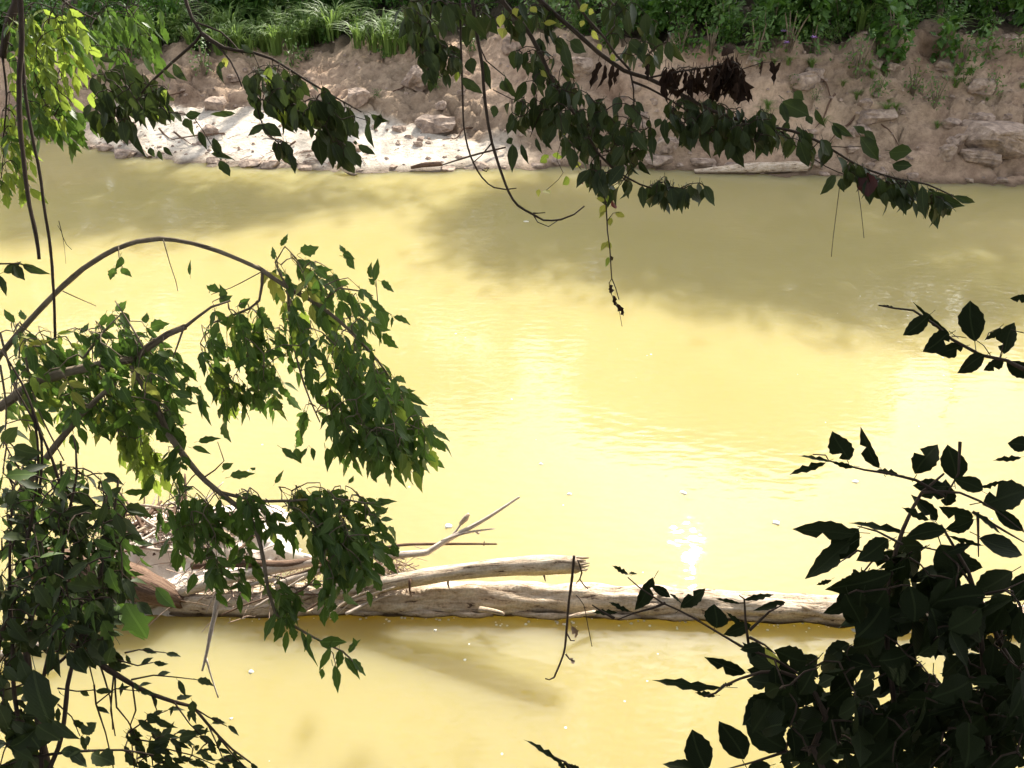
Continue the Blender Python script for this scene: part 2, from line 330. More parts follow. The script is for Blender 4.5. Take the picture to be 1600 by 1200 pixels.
class Plant:
    """a branch or shrub: branch parts, leaf parts (300 at most singly), twigs and the remaining leaves joined"""
    def __init__(s, name, label, cat, base, group=None, bark='twig', part='branch'):
        s.base = Vector(base); s.root = thing(name, label, cat, s.base, group)
        s.leaves = []; s.tw = Geo(); s.anch = []; s.bark = M[bark]; s.part = part
    def stem(s, pts, r0, r1, d=None, sides=6, step=0.04, rough=0.3, main=True):
        """pts: (px,py[,depth]) as read off the photograph, placed at their own distance; or 3D vectors"""
        P = []
        for p in pts:
            if isinstance(p, Vector): P.append(p)
            else: P.append(at(p[0], p[1], p[2] if len(p) > 2 else d))
        n = len(P); rad = [r0 + (r1 - r0) * i / (n - 1) for i in range(n)]
        g = Geo() if main else s.tw
        path = g.tube(P, rad, sides, step, rough, 25.0)
        if main: g.build(s.part, s.bark, s.root, s.base)
        s.anch.extend(path)
        return path
    def leaf(s, pos, d, nrm, size, kind, mat, wide=1.0, k=None):
        s.leaves.append((frame(pos, d, nrm, size, wide), kind, rnd_k(kind) if k is None else k, mat, size * wide))
    def ex(s, bx, by, tx, ty, d, kind, mat, w=None, roll=None, dd=0.0, k=None):
        """a leaf seen from (bx,by) at its stalk to (tx,ty) at its tip"""
        a = at(bx, by, d); b = at(tx, ty, d + dd); v = b - a
        nv = (CAM - a).normalized(); nv = (nv - v.normalized() * nv.dot(v.normalized())).normalized()
        rl = ru(-0.5, 0.5) if roll is None else roll
        nrm = Matrix.Rotation(rl, 3, v.normalized()) @ nv
        size = v.length; wide = 1.0
        if w is not None:
            kk = rnd_k(kind) if k is None else k; k = kk
            xs = [q.x for q in LG[kind][kk][0]]; nat = (max(xs) - min(xs))
            wide = (w * d / FPX) / (nat * size * max(0.5, math.cos(rl)))
        s.leaf(a, v, nrm, size, kind, mat, wide, k)
    def connect(s, p, r=0.0016):
        i = min(range(len(s.anch)), key=lambda q: (s.anch[q] - p).length_squared); a = s.anch[i]
        L = (p - a).length
        if L > 0.02:
            m = (a + p) / 2 + Vector((0, 0, 0.12 * L)) + rv() * 0.06 * L
            s.anch.extend(s.tw.tube([a, m, p], [r * 1.5, r * 1.2, r], 4, max(0.03, L / 6), cap=False))
        return a
    def fill(s, poly, dr, n, direc, size, kind, mat, compound=False, jit=0.5, nb=(0.0, 0.5, -0.6), holes=(), dens=1.0, mind=0.0, mats=None, flat=False):
        """leaves through a region of the crown; direc = hanging direction (right, up, away)"""
        n = int(n * dens * (1.95 if compound else 1.6)); size *= 1.02
        xs = [p[0] for p in poly]; ys = [p[1] for p in poly]; pts = []; tries = 0
        while len(pts) < n and tries < n * 60:
            tries += 1
            x, y = ru(min(xs), max(xs)), ru(min(ys), max(ys))
            if not inpoly(x, y, poly) or any((x - h[0]) ** 2 + (y - h[1]) ** 2 < h[2] ** 2 for h in holes): continue
            if mind and any((x - q[0]) ** 2 + (y - q[1]) ** 2 < mind * mind for q in pts): continue
            pts.append((x, y, ru(*dr)))
        W = [at(*q) for q in pts]
        if s.anch:
            A = s.anch
            W.sort(key=lambda p: min((a - p).length_squared for a in A[::3]))
        for p in W:
            a = s.connect(p) if s.anch else p
            d0 = (R_ * direc[0] + UP * direc[1] + F_ * direc[2]).normalized()
            m = mats() if mats else mat
            if compound: s.compound(p, (d0 + rv() * jit).normalized(), size, kind, m, nb)
            elif flat:
                out = (p - a); out.z *= 0.3
                d = (out.normalized() * 0.7 + d0 * 0.5 + rv() * jit); s.leaf(p, d, UP + rv() * 0.55 - F_ * 0.45, size * ru(0.7, 1.2), kind, m, ru(0.85, 1.1))
            else:
                s.leaf(p, d0 + rv() * jit, UP * nb[1] + F_ * nb[2] + rv() * 0.6, size * ru(0.65, 1.25), kind, m, ru(0.85, 1.15))
    def compound(s, p, d, size, kind, mat, nb):
        L = size * ru(0.9, 1.5); side = d.cross(UP + rv() * 0.5)
        if side.length < 1e-3: side = R_.copy()
        side.normalize(); sag = Vector((0, 0, -0.25 * L))
        q = p + d * L * 0.6 + sag * 0.4; e = p + d * L + sag
        s.tw.tube([p, q, e], [0.0012, 0.001, 0.0008], 3, L / 4, cap=False)
        nn = UP * nb[1] + F_ * nb[2]
        for c, k in ((q, 1), (p + d * L * 0.3 + sag * 0.1, 0)) if rnd() < 0.6 else ((q, 1),):
            for sg in (-1, 1):
                dd = d * 0.55 + side * sg * 0.75 + Vector((0, 0, -0.35)) + rv() * 0.2
                s.leaf(c, dd, nn + rv() * 0.55, size * ru(0.75, 1.05), kind, mat, ru(0.85, 1.15))
        s.leaf(e, d + Vector((0, 0, -0.3)) + rv() * 0.2, nn + rv() * 0.5, size * ru(0.95, 1.25), kind, mat, ru(0.9, 1.15))
    def along(s, path, gap, size, kind, mat, droop=0.4, start=0.1, alt=True, jit=0.3, normal=None, mats=None, spread=0.8):
        L = 0; last = -1; sg = 1; tot = sum((path[i + 1] - path[i]).length for i in range(len(path) - 1))
        for i in range(len(path) - 1):
            L += (path[i + 1] - path[i]).length
            if L / tot < start or L - last < gap * ru(0.7, 1.3): continue
            last = L; t = (path[i + 1] - path[i]).normalized()
            side = t.cross(-F_ + UP * 0.3).normalized()
            for q in ((sg,) if alt else (1, -1)):
                d = t * 0.5 + side * q * spread + Vector((0, 0, -droop)) + rv() * jit
                nm = normal if normal is not None else UP * 0.5 - F_ * 0.6
                s.leaf(path[i] + d.normalized() * size * 0.2, d, nm + rv() * 0.5, size * ru(0.7, 1.15), kind, mats() if mats else mat, ru(0.85, 1.15))
            sg = -sg
        s.leaf(path[-1], (path[-1] - path[-2]) + Vector((0, 0, -0.02)), UP - F_ + rv() * 0.4, size, kind, mats() if mats else mat)
    def done(s):
        if s.tw.v: o = s.tw.build('twigs', s.bark, s.root, s.base); o['kind'] = 'stuff'
        off = Matrix.Translation(-s.base)
        near = sorted(range(len(s.leaves)), key=lambda i: -s.leaves[i][4] / (s.leaves[i][0].translation - CAM).length)
        keep = set(near[:300]); rest = {}
        for i, (m, kind, k, mat, _) in enumerate(s.leaves):
            if i in keep:
                o = bpy.data.objects.new('dead_leaf' if kind == 'dead' else 'leaf', leaf_mesh(kind, k, mat)); COL.objects.link(o); o.parent = s.root; o.matrix_basis = off @ m
            else:
                rest.setdefault(mat, Geo()).add(*LG[kind][k], m)
        for mat, g in rest.items():
            o = g.build('leaves', M[mat], s.root, s.base); o['kind'] = 'stuff'
def rnd_k(kind): return random.randrange(len(LG[kind]))
# ------------------------------------------------------------------ the ground: one sheet, both banks and the river bed
L0 = [(-700, 190, 0), (0, 212, 0), (100, 220, 0), (200, 241, 0), (300, 255, 0), (420, 262, 0), (560, 268, 0), (700, 268, 0), (800, 263, 0), (900, 259, 0), (1000, 262, 0), (1150, 268, 0), (1280, 273, 0), (1400, 279, 0), (1500, 286, 0), (1600, 289, 0), (2300, 305, 0)]
L1 = [(-700, 160, .3), (0, 195, .25), (100, 190, .3), (230, 166, .5), (400, 164, .5), (550, 186, .4), (680, 205, .3), (800, 226, .22), (900, 243, .15), (1000, 249, .12), (1200, 256, .12), (1400, 268, .12), (1600, 274, .12), (2300, 290, .1)]
L2 = [(-700, 80, 1.5), (0, 95, 1.4), (120, 92, 1.35), (300, 100, 1.1), (420, 80, 1.22), (560, 78, 1.35), (750, 68, 1.6), (900, 58, 1.95), (1050, 68, 2.0), (1200, 80, 2.0), (1300, 66, 2.1), (1450, 58, 2.15), (1600, 64, 2.15), (2300, 90, 2.1)]
def prof(L):
    q = sorted((gnd(*p).x, gnd(*p).y, p[2]) for p in L)
    a = np.array(q); return a[:, 0], a[:, 1], a[:, 2]
P0, P1, P2 = prof(L0), prof(L1), prof(L2)
def lev(P, x): return float(np.interp(x, P[0], P[1])), float(np.interp(x, P[0], P[2]))
NEAR = ([-400, -60, -20, -4, 0, .8, 1.6, 2.4, 2.9, 3.3, 4.2, 7, 12], [9, 6, 4.4, 3.5, 3.2, 2.85, 1.95, .9, .2, -.15, -.8, -1.2, -1.2])
def base_z(x, y):
    y0, _ = lev(P0, x); y1, z1 = lev(P1, x); y2, z2 = lev(P2, x); y1 = max(y1, y0 + .15); y2 = max(y2, y1 + .35)
    if y < 12: return float(np.interp(y, *NEAR))
    return float(np.interp(y, [12, y0 - 2.2, y0 - .7, y0, y1, y1 + .35 * (y2 - y1), y2, y2 + 2.5, y2 + 15, y2 + 60, 400], [-1.2, -.5, -.08, 0.0, z1, z1 + .38 * (z2 - z1), z2, z2 + .35, z2 + 2.4, z2 + 7, z2 + 14]))
def ground_z(x, y):
    z = base_z(x, y)
    if y < 3.6: return z + .08 * noise.noise(Vector((x * .8, y * .8, 3)))
    y0, _ = lev(P0, x); y1, z1 = lev(P1, x)
    if y < y0 - 1 or y > 40 or abs(x) > 30: return z
    k = min(1, max(0, (y - y1 + .3) / .6)); sandy = min(1, max(0, (y - y0) / .5)) * (1 - k)
    v = Vector((x, y, 0))
    z += sandy * .035 * noise.noise(v * 2.2) + sandy * .012 * noise.noise(v * 9)
    sb = max(0, 1 - abs(y - y0) / .7); z += sb * (.05 * noise.noise(Vector((x * 1.3, y * 1.3, 8))) + .035 * noise.noise(Vector((x * 4.5, y * 4.5, 8))))
    if k > 0:
        cr = max(0, 1 - abs(noise.noise(Vector((x * 1.1, y * .9, z * 2.2)))) / .07); cr2 = max(0, 1 - abs(noise.noise(Vector((x * 2.6 + 4, y * 2.2, z * 4)))) / .06)
        z -= k * (.12 * cr + .06 * cr2)
        w1 = noise.noise(Vector((x * .7, z * 1.3, 1)));  n2 = noise.noise(Vector((x * 2.1 + 9, y * 2.5, z * 2.5))); n3 = noise.noise(Vector((x * 6, y * 7, z * 6)))
        # ledges: clods and shelves weathered out of the bank
        sh = (z * 2.6 + .8 * w1) % 1.0
        z += k * (.26 * w1 + .18 * n2 + .10 * n3 + .15 * (sh if sh < .8 else (1 - sh) * 4) - .04 + .05 * abs(noise.noise(v * 3.3)))
    return z
def lines(a, b, fine, far):
    q = list(np.arange(a, b + 1e-6, fine)); s = fine
    lo, hi = [], []
    v = a
    while v > -far: s *= 1.35; v -= s; lo.append(v)
    s = fine; v = b
    while v < far: s *= 1.35; v += s; hi.append(v)
    return lo[::-1] + q + hi
XS = lines(-13.5, 13.5, .075, 380)
YS = [-400, -200, -100, -60, -35, -20, -12, -8, -5.5] + list(np.arange(-4, 4.01, .25)) + [4.5, 5, 6, 8, 10, 12, 13] + list(np.arange(14, 24.01, .06)) + [24.3, 24.8, 25.5, 26.5, 28, 30, 33, 37, 42, 50, 60, 80, 120, 200, 400]
gv, gf, sand = [], [], []
for y in YS:
    for x in XS:
        z = ground_z(x, y); gv.append((x, y, z))
        y0, _ = lev(P0, x); y1, z1 = lev(P1, x); y2, z2 = lev(P2, x)
        if y < 12: sand.append((0, 0, 1, 1)); continue
        wide = min(1, max(0, (y1 - y0 - .5) / 1.0))
        s = wide * min(1, max(0, (y1 + .25 - y + .3 * noise.noise(Vector((x * 2, y * 2, 0)))) / .35))
        wet = min(1, max(0, 1 - (z - .01) / .07)) * .85
        mold = min(1, max(0, (y - y2 - .1 + .5 * noise.noise(Vector((x * 1.3, y * 1.3, 5)))) / .8))
        sand.append((s, wet, mold, 1))
nx = len(XS)
for j in range(len(YS) - 1):
    for i in range(nx - 1):
        a = j * nx + i; gf.append((a, a + 1, a + nx + 1, a + nx))
go = mk('ground', gv, gf, M['soil']); tag(go, kind='structure', label='brown earth banks and river bed with a pale sand bar')
ca = go.data.color_attributes.new('sand', 'FLOAT_COLOR', 'POINT'); ca.data.foreach_set('color', np.array(sand, dtype=np.float32).ravel())

# the river: a closed body of turbid water
def shore_far(x): return lev(P0, x)[0] + .9
wv = []; bx = [-380, -120, -60, -30, -20] + list(np.arange(-14, 14.1, 1.0)) + [20, 30, 60, 120, 380]
for x in bx:
    yf = shore_far(x) if abs(x) < 14 else shore_far(14 * (1 if x > 0 else -1))
    wv += [(x, 3.02, 0), (x, yf, 0), (x, yf, -1.5), (x, 3.02, -1.5)]
wf = []
for i in range(len(bx) - 1):
    a, b = 4 * i, 4 * i + 4
    for q in range(4):
        wf.append((a + q, b + q, b + (q + 1) % 4, a + (q + 1) % 4))
wf += [(3, 2, 1, 0)[::-1], tuple(4 * (len(bx) - 1) + q for q in range(4))]
wo = mk('river', wv, wf, M['water'], smooth=False); tag(wo, kind='structure', label='muddy yellow green river')
bm = bmesh.new(); bm.from_mesh(wo.data); bmesh.ops.recalc_face_normals(bm, faces=bm.faces); bm.to_mesh(wo.data); bm.free()

# ------------------------------------------------------------------ rocks on the far bank
def ray_ground(px, py):
    v = F_ + (px - 800) / FPX * R_ - (py - 600) / FPX * U_; t = 3.0
    while t < 60:
        p = CAM + v * t
        if p.z < ground_z(p.x, p.y): return p
        t += .03
    return CAM + v * 20
def rock_mesh(sx, sy, sz, seed, flat=0.0, sub=3):
    r = random.Random(seed); bm = bmesh.new()
    for _ in range(22):
        v = Vector((r.uniform(-1, 1), r.uniform(-1, 1), r.uniform(-1, 1)))
        m = max(abs(v.x), abs(v.y), abs(v.z)); v = v / m if r.random() < .75 else v.normalized() * .95
        bm.verts.new((v.x * sx, v.y * sy, v.z * sz))
    h = bmesh.ops.convex_hull(bm, input=bm.verts); bmesh.ops.delete(bm, geom=[g for g in h['geom_interior'] if isinstance(g, bmesh.types.BMVert)], context='VERTS')
    bmesh.ops.triangulate(bm, faces=bm.faces)
    bmesh.ops.subdivide_edges(bm, edges=bm.edges, cuts=sub, use_grid_fill=True)
    bmesh.ops.smooth_vert(bm, verts=bm.verts, factor=.5, use_axis_x=True, use_axis_y=True, use_axis_z=True)
    o = Vector((seed * 3.1, seed * 1.7, 0)); s = min(sx, sy, sz)
    for v in bm.verts:
        n = v.co.normalized()
        lay = noise.noise(Vector((v.co.x * .8 / sx, v.co.y * .8 / sy, v.co.z * 5 / sz)) + o)
        v.co += n * s * (.22 * noise.noise(v.co / s * 1.2 + o) + .12 * noise.noise(v.co / s * 3.5 + o) + .16 * lay)
    me = bpy.data.meshes.new('rock'); bm.to_mesh(me); bm.free(); me.materials.append(M['rock']); return me
def zone(px):
    return ('behind the sunlit leaves at far left' if px < 200 else 'by the white sand bar' if px < 480 else 'left of the bare vines' if px < 720 else
            'behind the bare vines' if px < 920 else 'by the dark dead leaves' if px < 1190 else 'by the purple flowers' if px < 1320 else 'on the bare right slope' if px < 1470 else 'near the pale slab')
def rock(px, py, wpx, hpx, label, seed, depth=.8, rz=0.0, sink=.25, group=None, tilt=0.0, mat=None, name='rock', cat='rock'):
    p = ray_ground(px, py + hpx * .4); d = (p - CAM).dot(F_); w = wpx * d / FPX / 2; h = hpx * d / FPX / 2
    o = bpy.data.objects.new(name, rock_mesh(w, w * depth, h, seed)); COL.objects.link(o)
    o.location = p + Vector((0, w * depth * .3, h * (1 - 2 * sink))); o.rotation_euler = (tilt, 0, rz)
    if mat: o.data.materials[0] = M[mat]
    return tag(o, label, cat, group)
rock(1548, 214, 118, 50, 'broad pale flat topped slab jutting from the far bank above the dark rocks', 3, .9, .15, .2)
rock(1529, 240, 66, 26, 'long light rough rock tucked beneath the overhanging slab edge', 4, .6, -.1, .3)
rock(1494, 218, 28, 22, 'squarish grey lump at left end of the long light rock', 5, .8, .3, .2)
rock(1585, 222, 46, 50, 'dark upright rock at the far right edge of the picture', 6, .7, .4, .2)
rock(1478, 235, 24, 26, 'small brown stone leaning against the slab end', 7, .9, .2, .2)
rock(662, 116, 58, 40, 'smooth tilted pale boulder half buried high in the far bank', 8, .7, .5, .35, tilt=.4)
rock(682, 192, 66, 26, 'layered sandy ledge stone at back of the sand bar', 9, .7, .1, .3)
rock(560, 150, 36, 28, 'rounded pinkish stone on the slope behind the sand bar', 10, .9, .2, .3)
rock(1370, 178, 62, 26, 'dark ledge stone with pale face on the lower right slope', 11, .6, -.1, .3)
rock(1352, 202, 44, 22, 'yellowish crumbling stone below the dark ledge stone', 12, .7, .2, .3)
rock(805, 62, 46, 26, 'brown boulder under the yellow leaves at top of the bank', 13, .8, .4, .35)
rock(908, 98, 40, 30, 'rounded brown boulder behind the dark dead leaf cluster', 14, .8, .1, .35)
rock(1092, 250, 46, 16, 'low flat stone at the waterline left of the stranded log', 15, .8, .1, .35)
rock(1030, 245, 50, 14, 'thin shelving stone at the shaded waterline', 16, .8, .4, .35)
rock(1180, 90, 30, 18, 'small stone beside the purple flowering weed', 17, .8, .4, .35)
rock(1275, 112, 50, 28, 'smooth bare clay boulder right of the purple flowers', 18, .8, .4, .4)
rr = random.Random(5); k = 0
while k < 84:
    px, py = rr.uniform(120, 1600), rr.uniform(95, 268)
    if py > 155 + (px - 230) * .02 and 230 < px < 620 and rr.random() < .8: continue
    s = rr.uniform(6, 17) if k % 5 else rr.uniform(18, 32)
    rock(px, py, s * 1.3, s * .8, ('small' if s < 17.5 else 'fist sized') + ' brown stone ' + ('low ' if py > 180 else 'high ') + 'on the bank ' + zone(px), 30 + k, .9, rr.uniform(0, 3), .3, 'small stones on the far bank'); k += 1
for i in range(28):                                             # clods along the waterline
    px = 60 + 1540 * ((i * .618) % 1); py = float(np.interp(px, [q[0] for q in L0], [q[1] for q in L0])) + rr.uniform(-9, -1); s = rr.uniform(5, 22)
    rock(px, py, s * 1.6, s * .7, 'low muddy clod at the far waterline ' + zone(px), 130 + i, .8, rr.uniform(-.4, .4), .35, 'muddy clods along the far waterline')
for i in range(16):
    px, py = rr.uniform(120, 1580), rr.uniform(105, 240); a = ray_ground(px, py); pts = [a + Vector((0, .08, .1))]
    dx = rr.choice((-1, 1))
    for j in range(4):
        q = pts[-1] + Vector((dx * rr.uniform(.08, .22), -.12, 0)); q.z = ground_z(q.x, q.y) + rr.uniform(.0, .05); pts.append(q)
    g = Geo(); g.tube(pts, [.022, .02, .015, .011, .006], 6, .06, .3, 12)
    tag(g.build('exposed_root', M['mudlog'], None, pts[0]), 'thin dark root washed out of the soil ' + zone(px), 'root', 'washed out roots on the far bank')
# pebbles and crumbs nobody could count
g = Geo(); V, Fc, UV = [Vector(q) for q in ((-1, -.7, 0), (1, -.8, 0), (.9, .8, 0), (-.8, .9, 0), (-.5, -.4, .8), (.6, -.3, .9), (.4, .5, .7), (-.4, .4, .8))], [(0, 1, 5, 4), (1, 2, 6, 5), (2, 3, 7, 6), (3, 0, 4, 7), (4, 5, 6, 7)], [(0, 0)] * 8
for _ in range(1500):
    px, py = rr.uniform(100, 1600), rr.uniform(90, 275); p = gnd(px, py, .6); p.y += rr.uniform(-.3, .3); y0 = lev(P0, p.x)[0]
    if p.y < y0 + .1: continue
    p.z = ground_z(p.x, p.y) - .005
    s = rr.uniform(.012, .05) * (1 if rr.random() < .9 else 1.6)
    g.add(V, Fc, UV, Matrix.Translation(p) @ Matrix.Rotation(rr.uniform(0, 6), 4, 'Z') @ Matrix.Diagonal((s * rr.uniform(.8, 1.6), s, s, 1)))
o = g.build('pebbles', M['rock'], smooth=False); tag(o, 'scattered pebbles and crumbs of clay on the far bank', 'pebbles', kind='stuff')

# ------------------------------------------------------------------ driftwood
def log_thing(name, label, pts, rads, mat, cat='log', sides=14, ridges=.12, jag=.06, knots=0, rough=.10, group=None, part='trunk'):
    P = [q if isinstance(q, Vector) else gnd(*q) for q in pts]
    base = P[0].copy(); base.z = max(0, base.z)
    root = thing(name, label, cat, base, group)
    g = Geo(); path = g.tube(P, rads, sides, max(.02, min(rads) * .5), rough, 4.0, ridges, jag); g.build(part, M[mat], root, base)
    return root, base, path
def branch_part(root, base, pts, rads, mat, name='branch', sides=7):
    g = Geo(); g.tube(pts, rads, sides, .04, .2, 20, .08, .02); return g.build(name, M[mat], root, base)
root, base, mp_ = log_thing('fallen_log', 'long thick bleached log lying half sunk right across the river', [(270, 946, .02), (420, 944, .03), (520, 938, .04), (660, 935, .055), (800, 936, .06), (1000, 941, .06), (1200, 950, .06), (1400, 958, .055), (1600, 966, .05), (1850, 979, .045), (2300, 1000, .03)], [.09, .12, .134, .138, .134, .128, .118, .108, .1, .095, .08], 'log', 'log', 34, .22, .05, rough=.2)
for i, (px, py, dx, l, r) in enumerate([(590, 930, .02, .14, .022), (1060, 925, -.1, .1, .03), (750, 952, .1, .08, .025), (1240, 945, .05, .1, .02), (930, 957, -.12, .1, .02)]):
    p = gnd(px, py, .12); branch_part(root, base, [p, p + Vector((dx, -.05, -l if py < 935 and i == 0 else .03)) , p + Vector((dx * 1.8, -.1, -l * 1.2 if i == 0 else .05))], [r, r * .8, r * .6], 'mudlog' if i == 0 else 'log', 'stub')
# strips of peeled bark along the waterline side
for px, ln in ((540, 60), (620, 90), (700, 70), (800, 110), (930, 70), (1010, 90), (1240, 60), (1140, 80)):
    a = gnd(px, 952 + (px - 540) * .014, .035) + Vector((0, -.02, 0)); b = gnd(px + ln, 953 + (px + ln - 540) * .014, .03) + Vector((0, -.03, 0))
    g = Geo(); g.tube([a, (a + b) / 2 + Vector((0, -.03, .015)), b], [.016, .028, .012], 6, .02, .5, 14, .3, .02); g.build('bark_strip', M['log'], root, base)

root, base, tp = log_thing('leaning_log', 'pale broken log rising out of the debris with a splintered raised tip', [(420, 950, .03), (520, 925, .16), (620, 908, .30), (700, 896, .40), (770, 888, .48), (840, 883, .55), (902, 882, .60)], [.055, .06, .06, .062, .066, .07, .062], 'log', 'log', 18, .14, .05)
tip = tp[-1]; ax = (tp[-1] - tp[-8]).normalized()
for k in range(9):
    a = 2 * PI * k / 9; q = tip + (UP * math.sin(a) + ax.cross(UP) * math.cos(a)) * .042 - ax * .05
    branch_part(root, base, [q, q + ax * .06 + rv() * .01, q + ax * ru(.08, .15) + rv() * .02], [.02, .014, .005], 'log', 'splinter', 5)
for px, py in ((850, 892), (700, 905), (640, 915)):
    q = gnd(px, py, .5 if px == 850 else .34); branch_part(root, base, [q + Vector((0, .03, .04)), q + Vector((0, -.02, -.03)), q + Vector((.01, -.03, -.07))], [.012, .009, .004], 'mudlog', 'stub', 5)

root, base, bp = log_thing('dead_bough', 'thin forked dead bough pointing up above the leaning log', [(430, 915, .25), (560, 872, .38), (610, 868, .42), (662, 864, .46), (672, 860, .47), (705, 840, .54), (760, 810, .66), (812, 776, .78)], [.032, .03, .028, .026, .022, .02, .015, .008], 'pole', 'branch', 10, .06, .02)
branch_part(root, base, [gnd(690, 846, .52), gnd(725, 833, .58), gnd(772, 826, .60)], [.014, .011, .005], 'pole')
branch_part(root, base, [gnd(706, 838, .55), gnd(718, 822, .6), gnd(724, 812, .64)], [.01, .008, .008], 'pole')
branch_part(root, base, [gnd(719, 819, .61), gnd(727, 810, .65), gnd(732, 803, .68)], [.014, .024, .014], 'log', 'bark_flap', 6)
branch_part(root, base, [gnd(627, 868, .43), gnd(629, 872, .4), gnd(632, 874, .39)], [.016, .014, .006], 'pole', 'stub')
branch_part(root, base, [gnd(742, 829, .6), gnd(747, 834, .57), gnd(751, 830, .57)], [.008, .007, .004], 'pole', 'stub')
root, base, bp = log_thing('dead_bough', 'straight slender dead stick lying level behind the forked bough', [(440, 905, .28), (555, 868, .42), (618, 853, .46), (680, 850, .48), (776, 850, .5)], [.014, .013, .012, .011, .007], 'mudlog', 'branch', 8, .05, .01)
for px in (618, 756): branch_part(root, base, [gnd(px, 852, .47), gnd(px + 1, 847, .5)], [.007, .004], 'mudlog', 'stub', 5)

log_thing('driftwood_pole', 'straight pale pole slanting out of the debris over open water at the left', [(190, 965, .02), (225, 945, .08), (330, 910, .2), (420, 890, .28), (490, 878, .33)], [.05, .05, .048, .042, .035], 'pole', 'pole', 12, .05, .02)
log_thing('driftwood_pole', 'dark reddish pole lying across the top of the debris behind the hanging leaves', [(300, 884, .25), (370, 880, .3), (440, 882, .32), (500, 876, .34), (560, 880, .36)], [.03, .034, .032, .03, .022], 'mudlog', 'pole', 10, .1, .02)
log_thing('root_stump', 'thick dark brown trunk end at the left of the debris heap', [(60, 880, .35), (130, 892, .3), (190, 905, .26), (245, 925, .2), (280, 940, .1)], [.15, .15, .14, .11, .05], 'mudlog', 'trunk', 22, .34, .16)
log_thing('driftwood_pole', 'short pale stub of pole at the left edge behind the dark leaves', [(-30, 1030, .05), (20, 1020, .1), (60, 1008, .15), (110, 990, .18)], [.035, .035, .03, .025], 'pole', 'pole', 10, .06, .02)
# pale silt heap caught behind the log
hv, hf = [], []; c = gnd(262, 898, 0); nh = 56
for j in range(nh + 1):
    for i in range(nh + 1):
        u, v = i / nh * 2 - 1, j / nh * 2 - 1; r = min(1, math.hypot(u, v) * (1 + .35 * noise.noise(Vector((u * 1.6, v * 1.6, 7)))))
        z = .30 * (1 - r ** 2.0) * (1 + .7 * noise.noise(Vector((u * 2.5, v * 2.5, 2)))) + .06 * noise.noise(Vector((u * 7, v * 7, 0))) + .03 * noise.noise(Vector((u * 17, v * 17, 0))) - .07
        p = c + Vector((1.15 * u + .25 * v, .72 * v + .16, z)); hv.append(p)
for j in range(nh):
    for i in range(nh):
        a = j * (nh + 1) + i; hf.append((a, a + 1, a + nh + 2, a + nh + 1))
m2, t2, p2, o2 = newmat('pale_silt')
tc = N(t2, 'ShaderNodeTexCoord'); n1 = N(t2, 'ShaderNodeTexNoise', Scale=9.0, Detail=9.0, Roughness=.7); t2.links.new(tc.outputs['Object'], n1.inputs['Vector'])
t2.links.new(ramp(t2, n1.outputs[0], [(.36, (.22, .15, .11)), (.44, (.66, .57, .48)), (.6, (.76, .68, .58))]).outputs[0], p2.inputs['Base Color']); p2.inputs['Roughness'].default_value = .9
b2 = N(t2, 'ShaderNodeBump', Strength=.6, Distance=.03); t2.links.new(n1.outputs[0], b2.inputs['Height']); t2.links.new(b2.outputs[0], p2.inputs['Normal'])
sh = mk('silt_heap', hv, hf, m2, None, c); tag(sh, 'pale heap of dried silt piled against the left end of the log', 'silt heap')
def heap_z(x, y):
    u, v = (x - c.x) / 1.15, (y - c.y - .16) / .72; u -= .22 * v; r = min(1, math.hypot(u, v)); return max(.0, .30 * (1 - r ** 2.2) - .03)
rs = random.Random(11)
def stick(px, py, ang, ln, r, up, label, group, mat):
    p = gnd(px, py, .2); p.z = heap_z(p.x, p.y) + .03 + up; d = Vector((math.cos(ang), math.sin(ang) * .7, rs.uniform(-.35, .5))).normalized()
    bend = Vector((rs.uniform(-1, 1), rs.uniform(-1, 1), rs.uniform(-.5, .5))) * ln * .08
    g = Geo(); g.tube([p - d * ln / 2, p + bend, p + d * ln / 2], [r, r * .9, r * .5], 7, ln / 10, .2, 20, .08, .01)
    b = p - d * ln / 2
    if b.z < 0: b.z = 0
    return tag(g.build('driftwood_stick', M[mat], None, b), label, 'stick', group)
for i in range(36):
    stick(rs.uniform(215, 385), rs.uniform(805, 885), rs.uniform(0, 3.1), rs.uniform(.2, .7), rs.uniform(.008, .02), rs.uniform(0, .12), 'bleached stick tangled in the debris on the silt heap', 'bleached sticks on the silt heap', rs.choice(('pole', 'pole', 'log', 'mudlog')))
for i in range(26):
    stick(rs.uniform(370, 620), rs.uniform(890, 950), rs.uniform(-.5, 1.2), rs.uniform(.2, .6), rs.uniform(.006, .016), rs.uniform(.08, .25), 'thin stick wedged between the fallen log and leaning log', 'sticks wedged among the logs', rs.choice(('pole', 'log', 'mudlog')))
g = Geo()
for i in range(700):
    if i < 250: px, py, dz = rs.gauss(255, 60), rs.gauss(845, 22), 0
    elif i < 480: px, py, dz = rs.gauss(590, 26), rs.gauss(905, 10), .22
    else: px, py, dz = rs.gauss(430, 70), rs.gauss(915, 18), .1
    p = gnd(px, py, .15); p.z = heap_z(p.x, p.y) + rs.uniform(0, .08) + dz * rs.uniform(.5, 1.3)
    d = Vector((rs.uniform(-1, 1), rs.uniform(-1, 1), rs.uniform(-.4, .9))).normalized() * rs.uniform(.03, .16)
    g.tube([p - d, p + Vector((0, 0, .01)), p + d], [.005, .004, .002], 3, .1, cap=False)
tag(g.build('twig_debris', M['debris'], None, c.copy()), 'fine twigs and dead leaves tangled among the stranded logs', 'debris', kind='stuff')

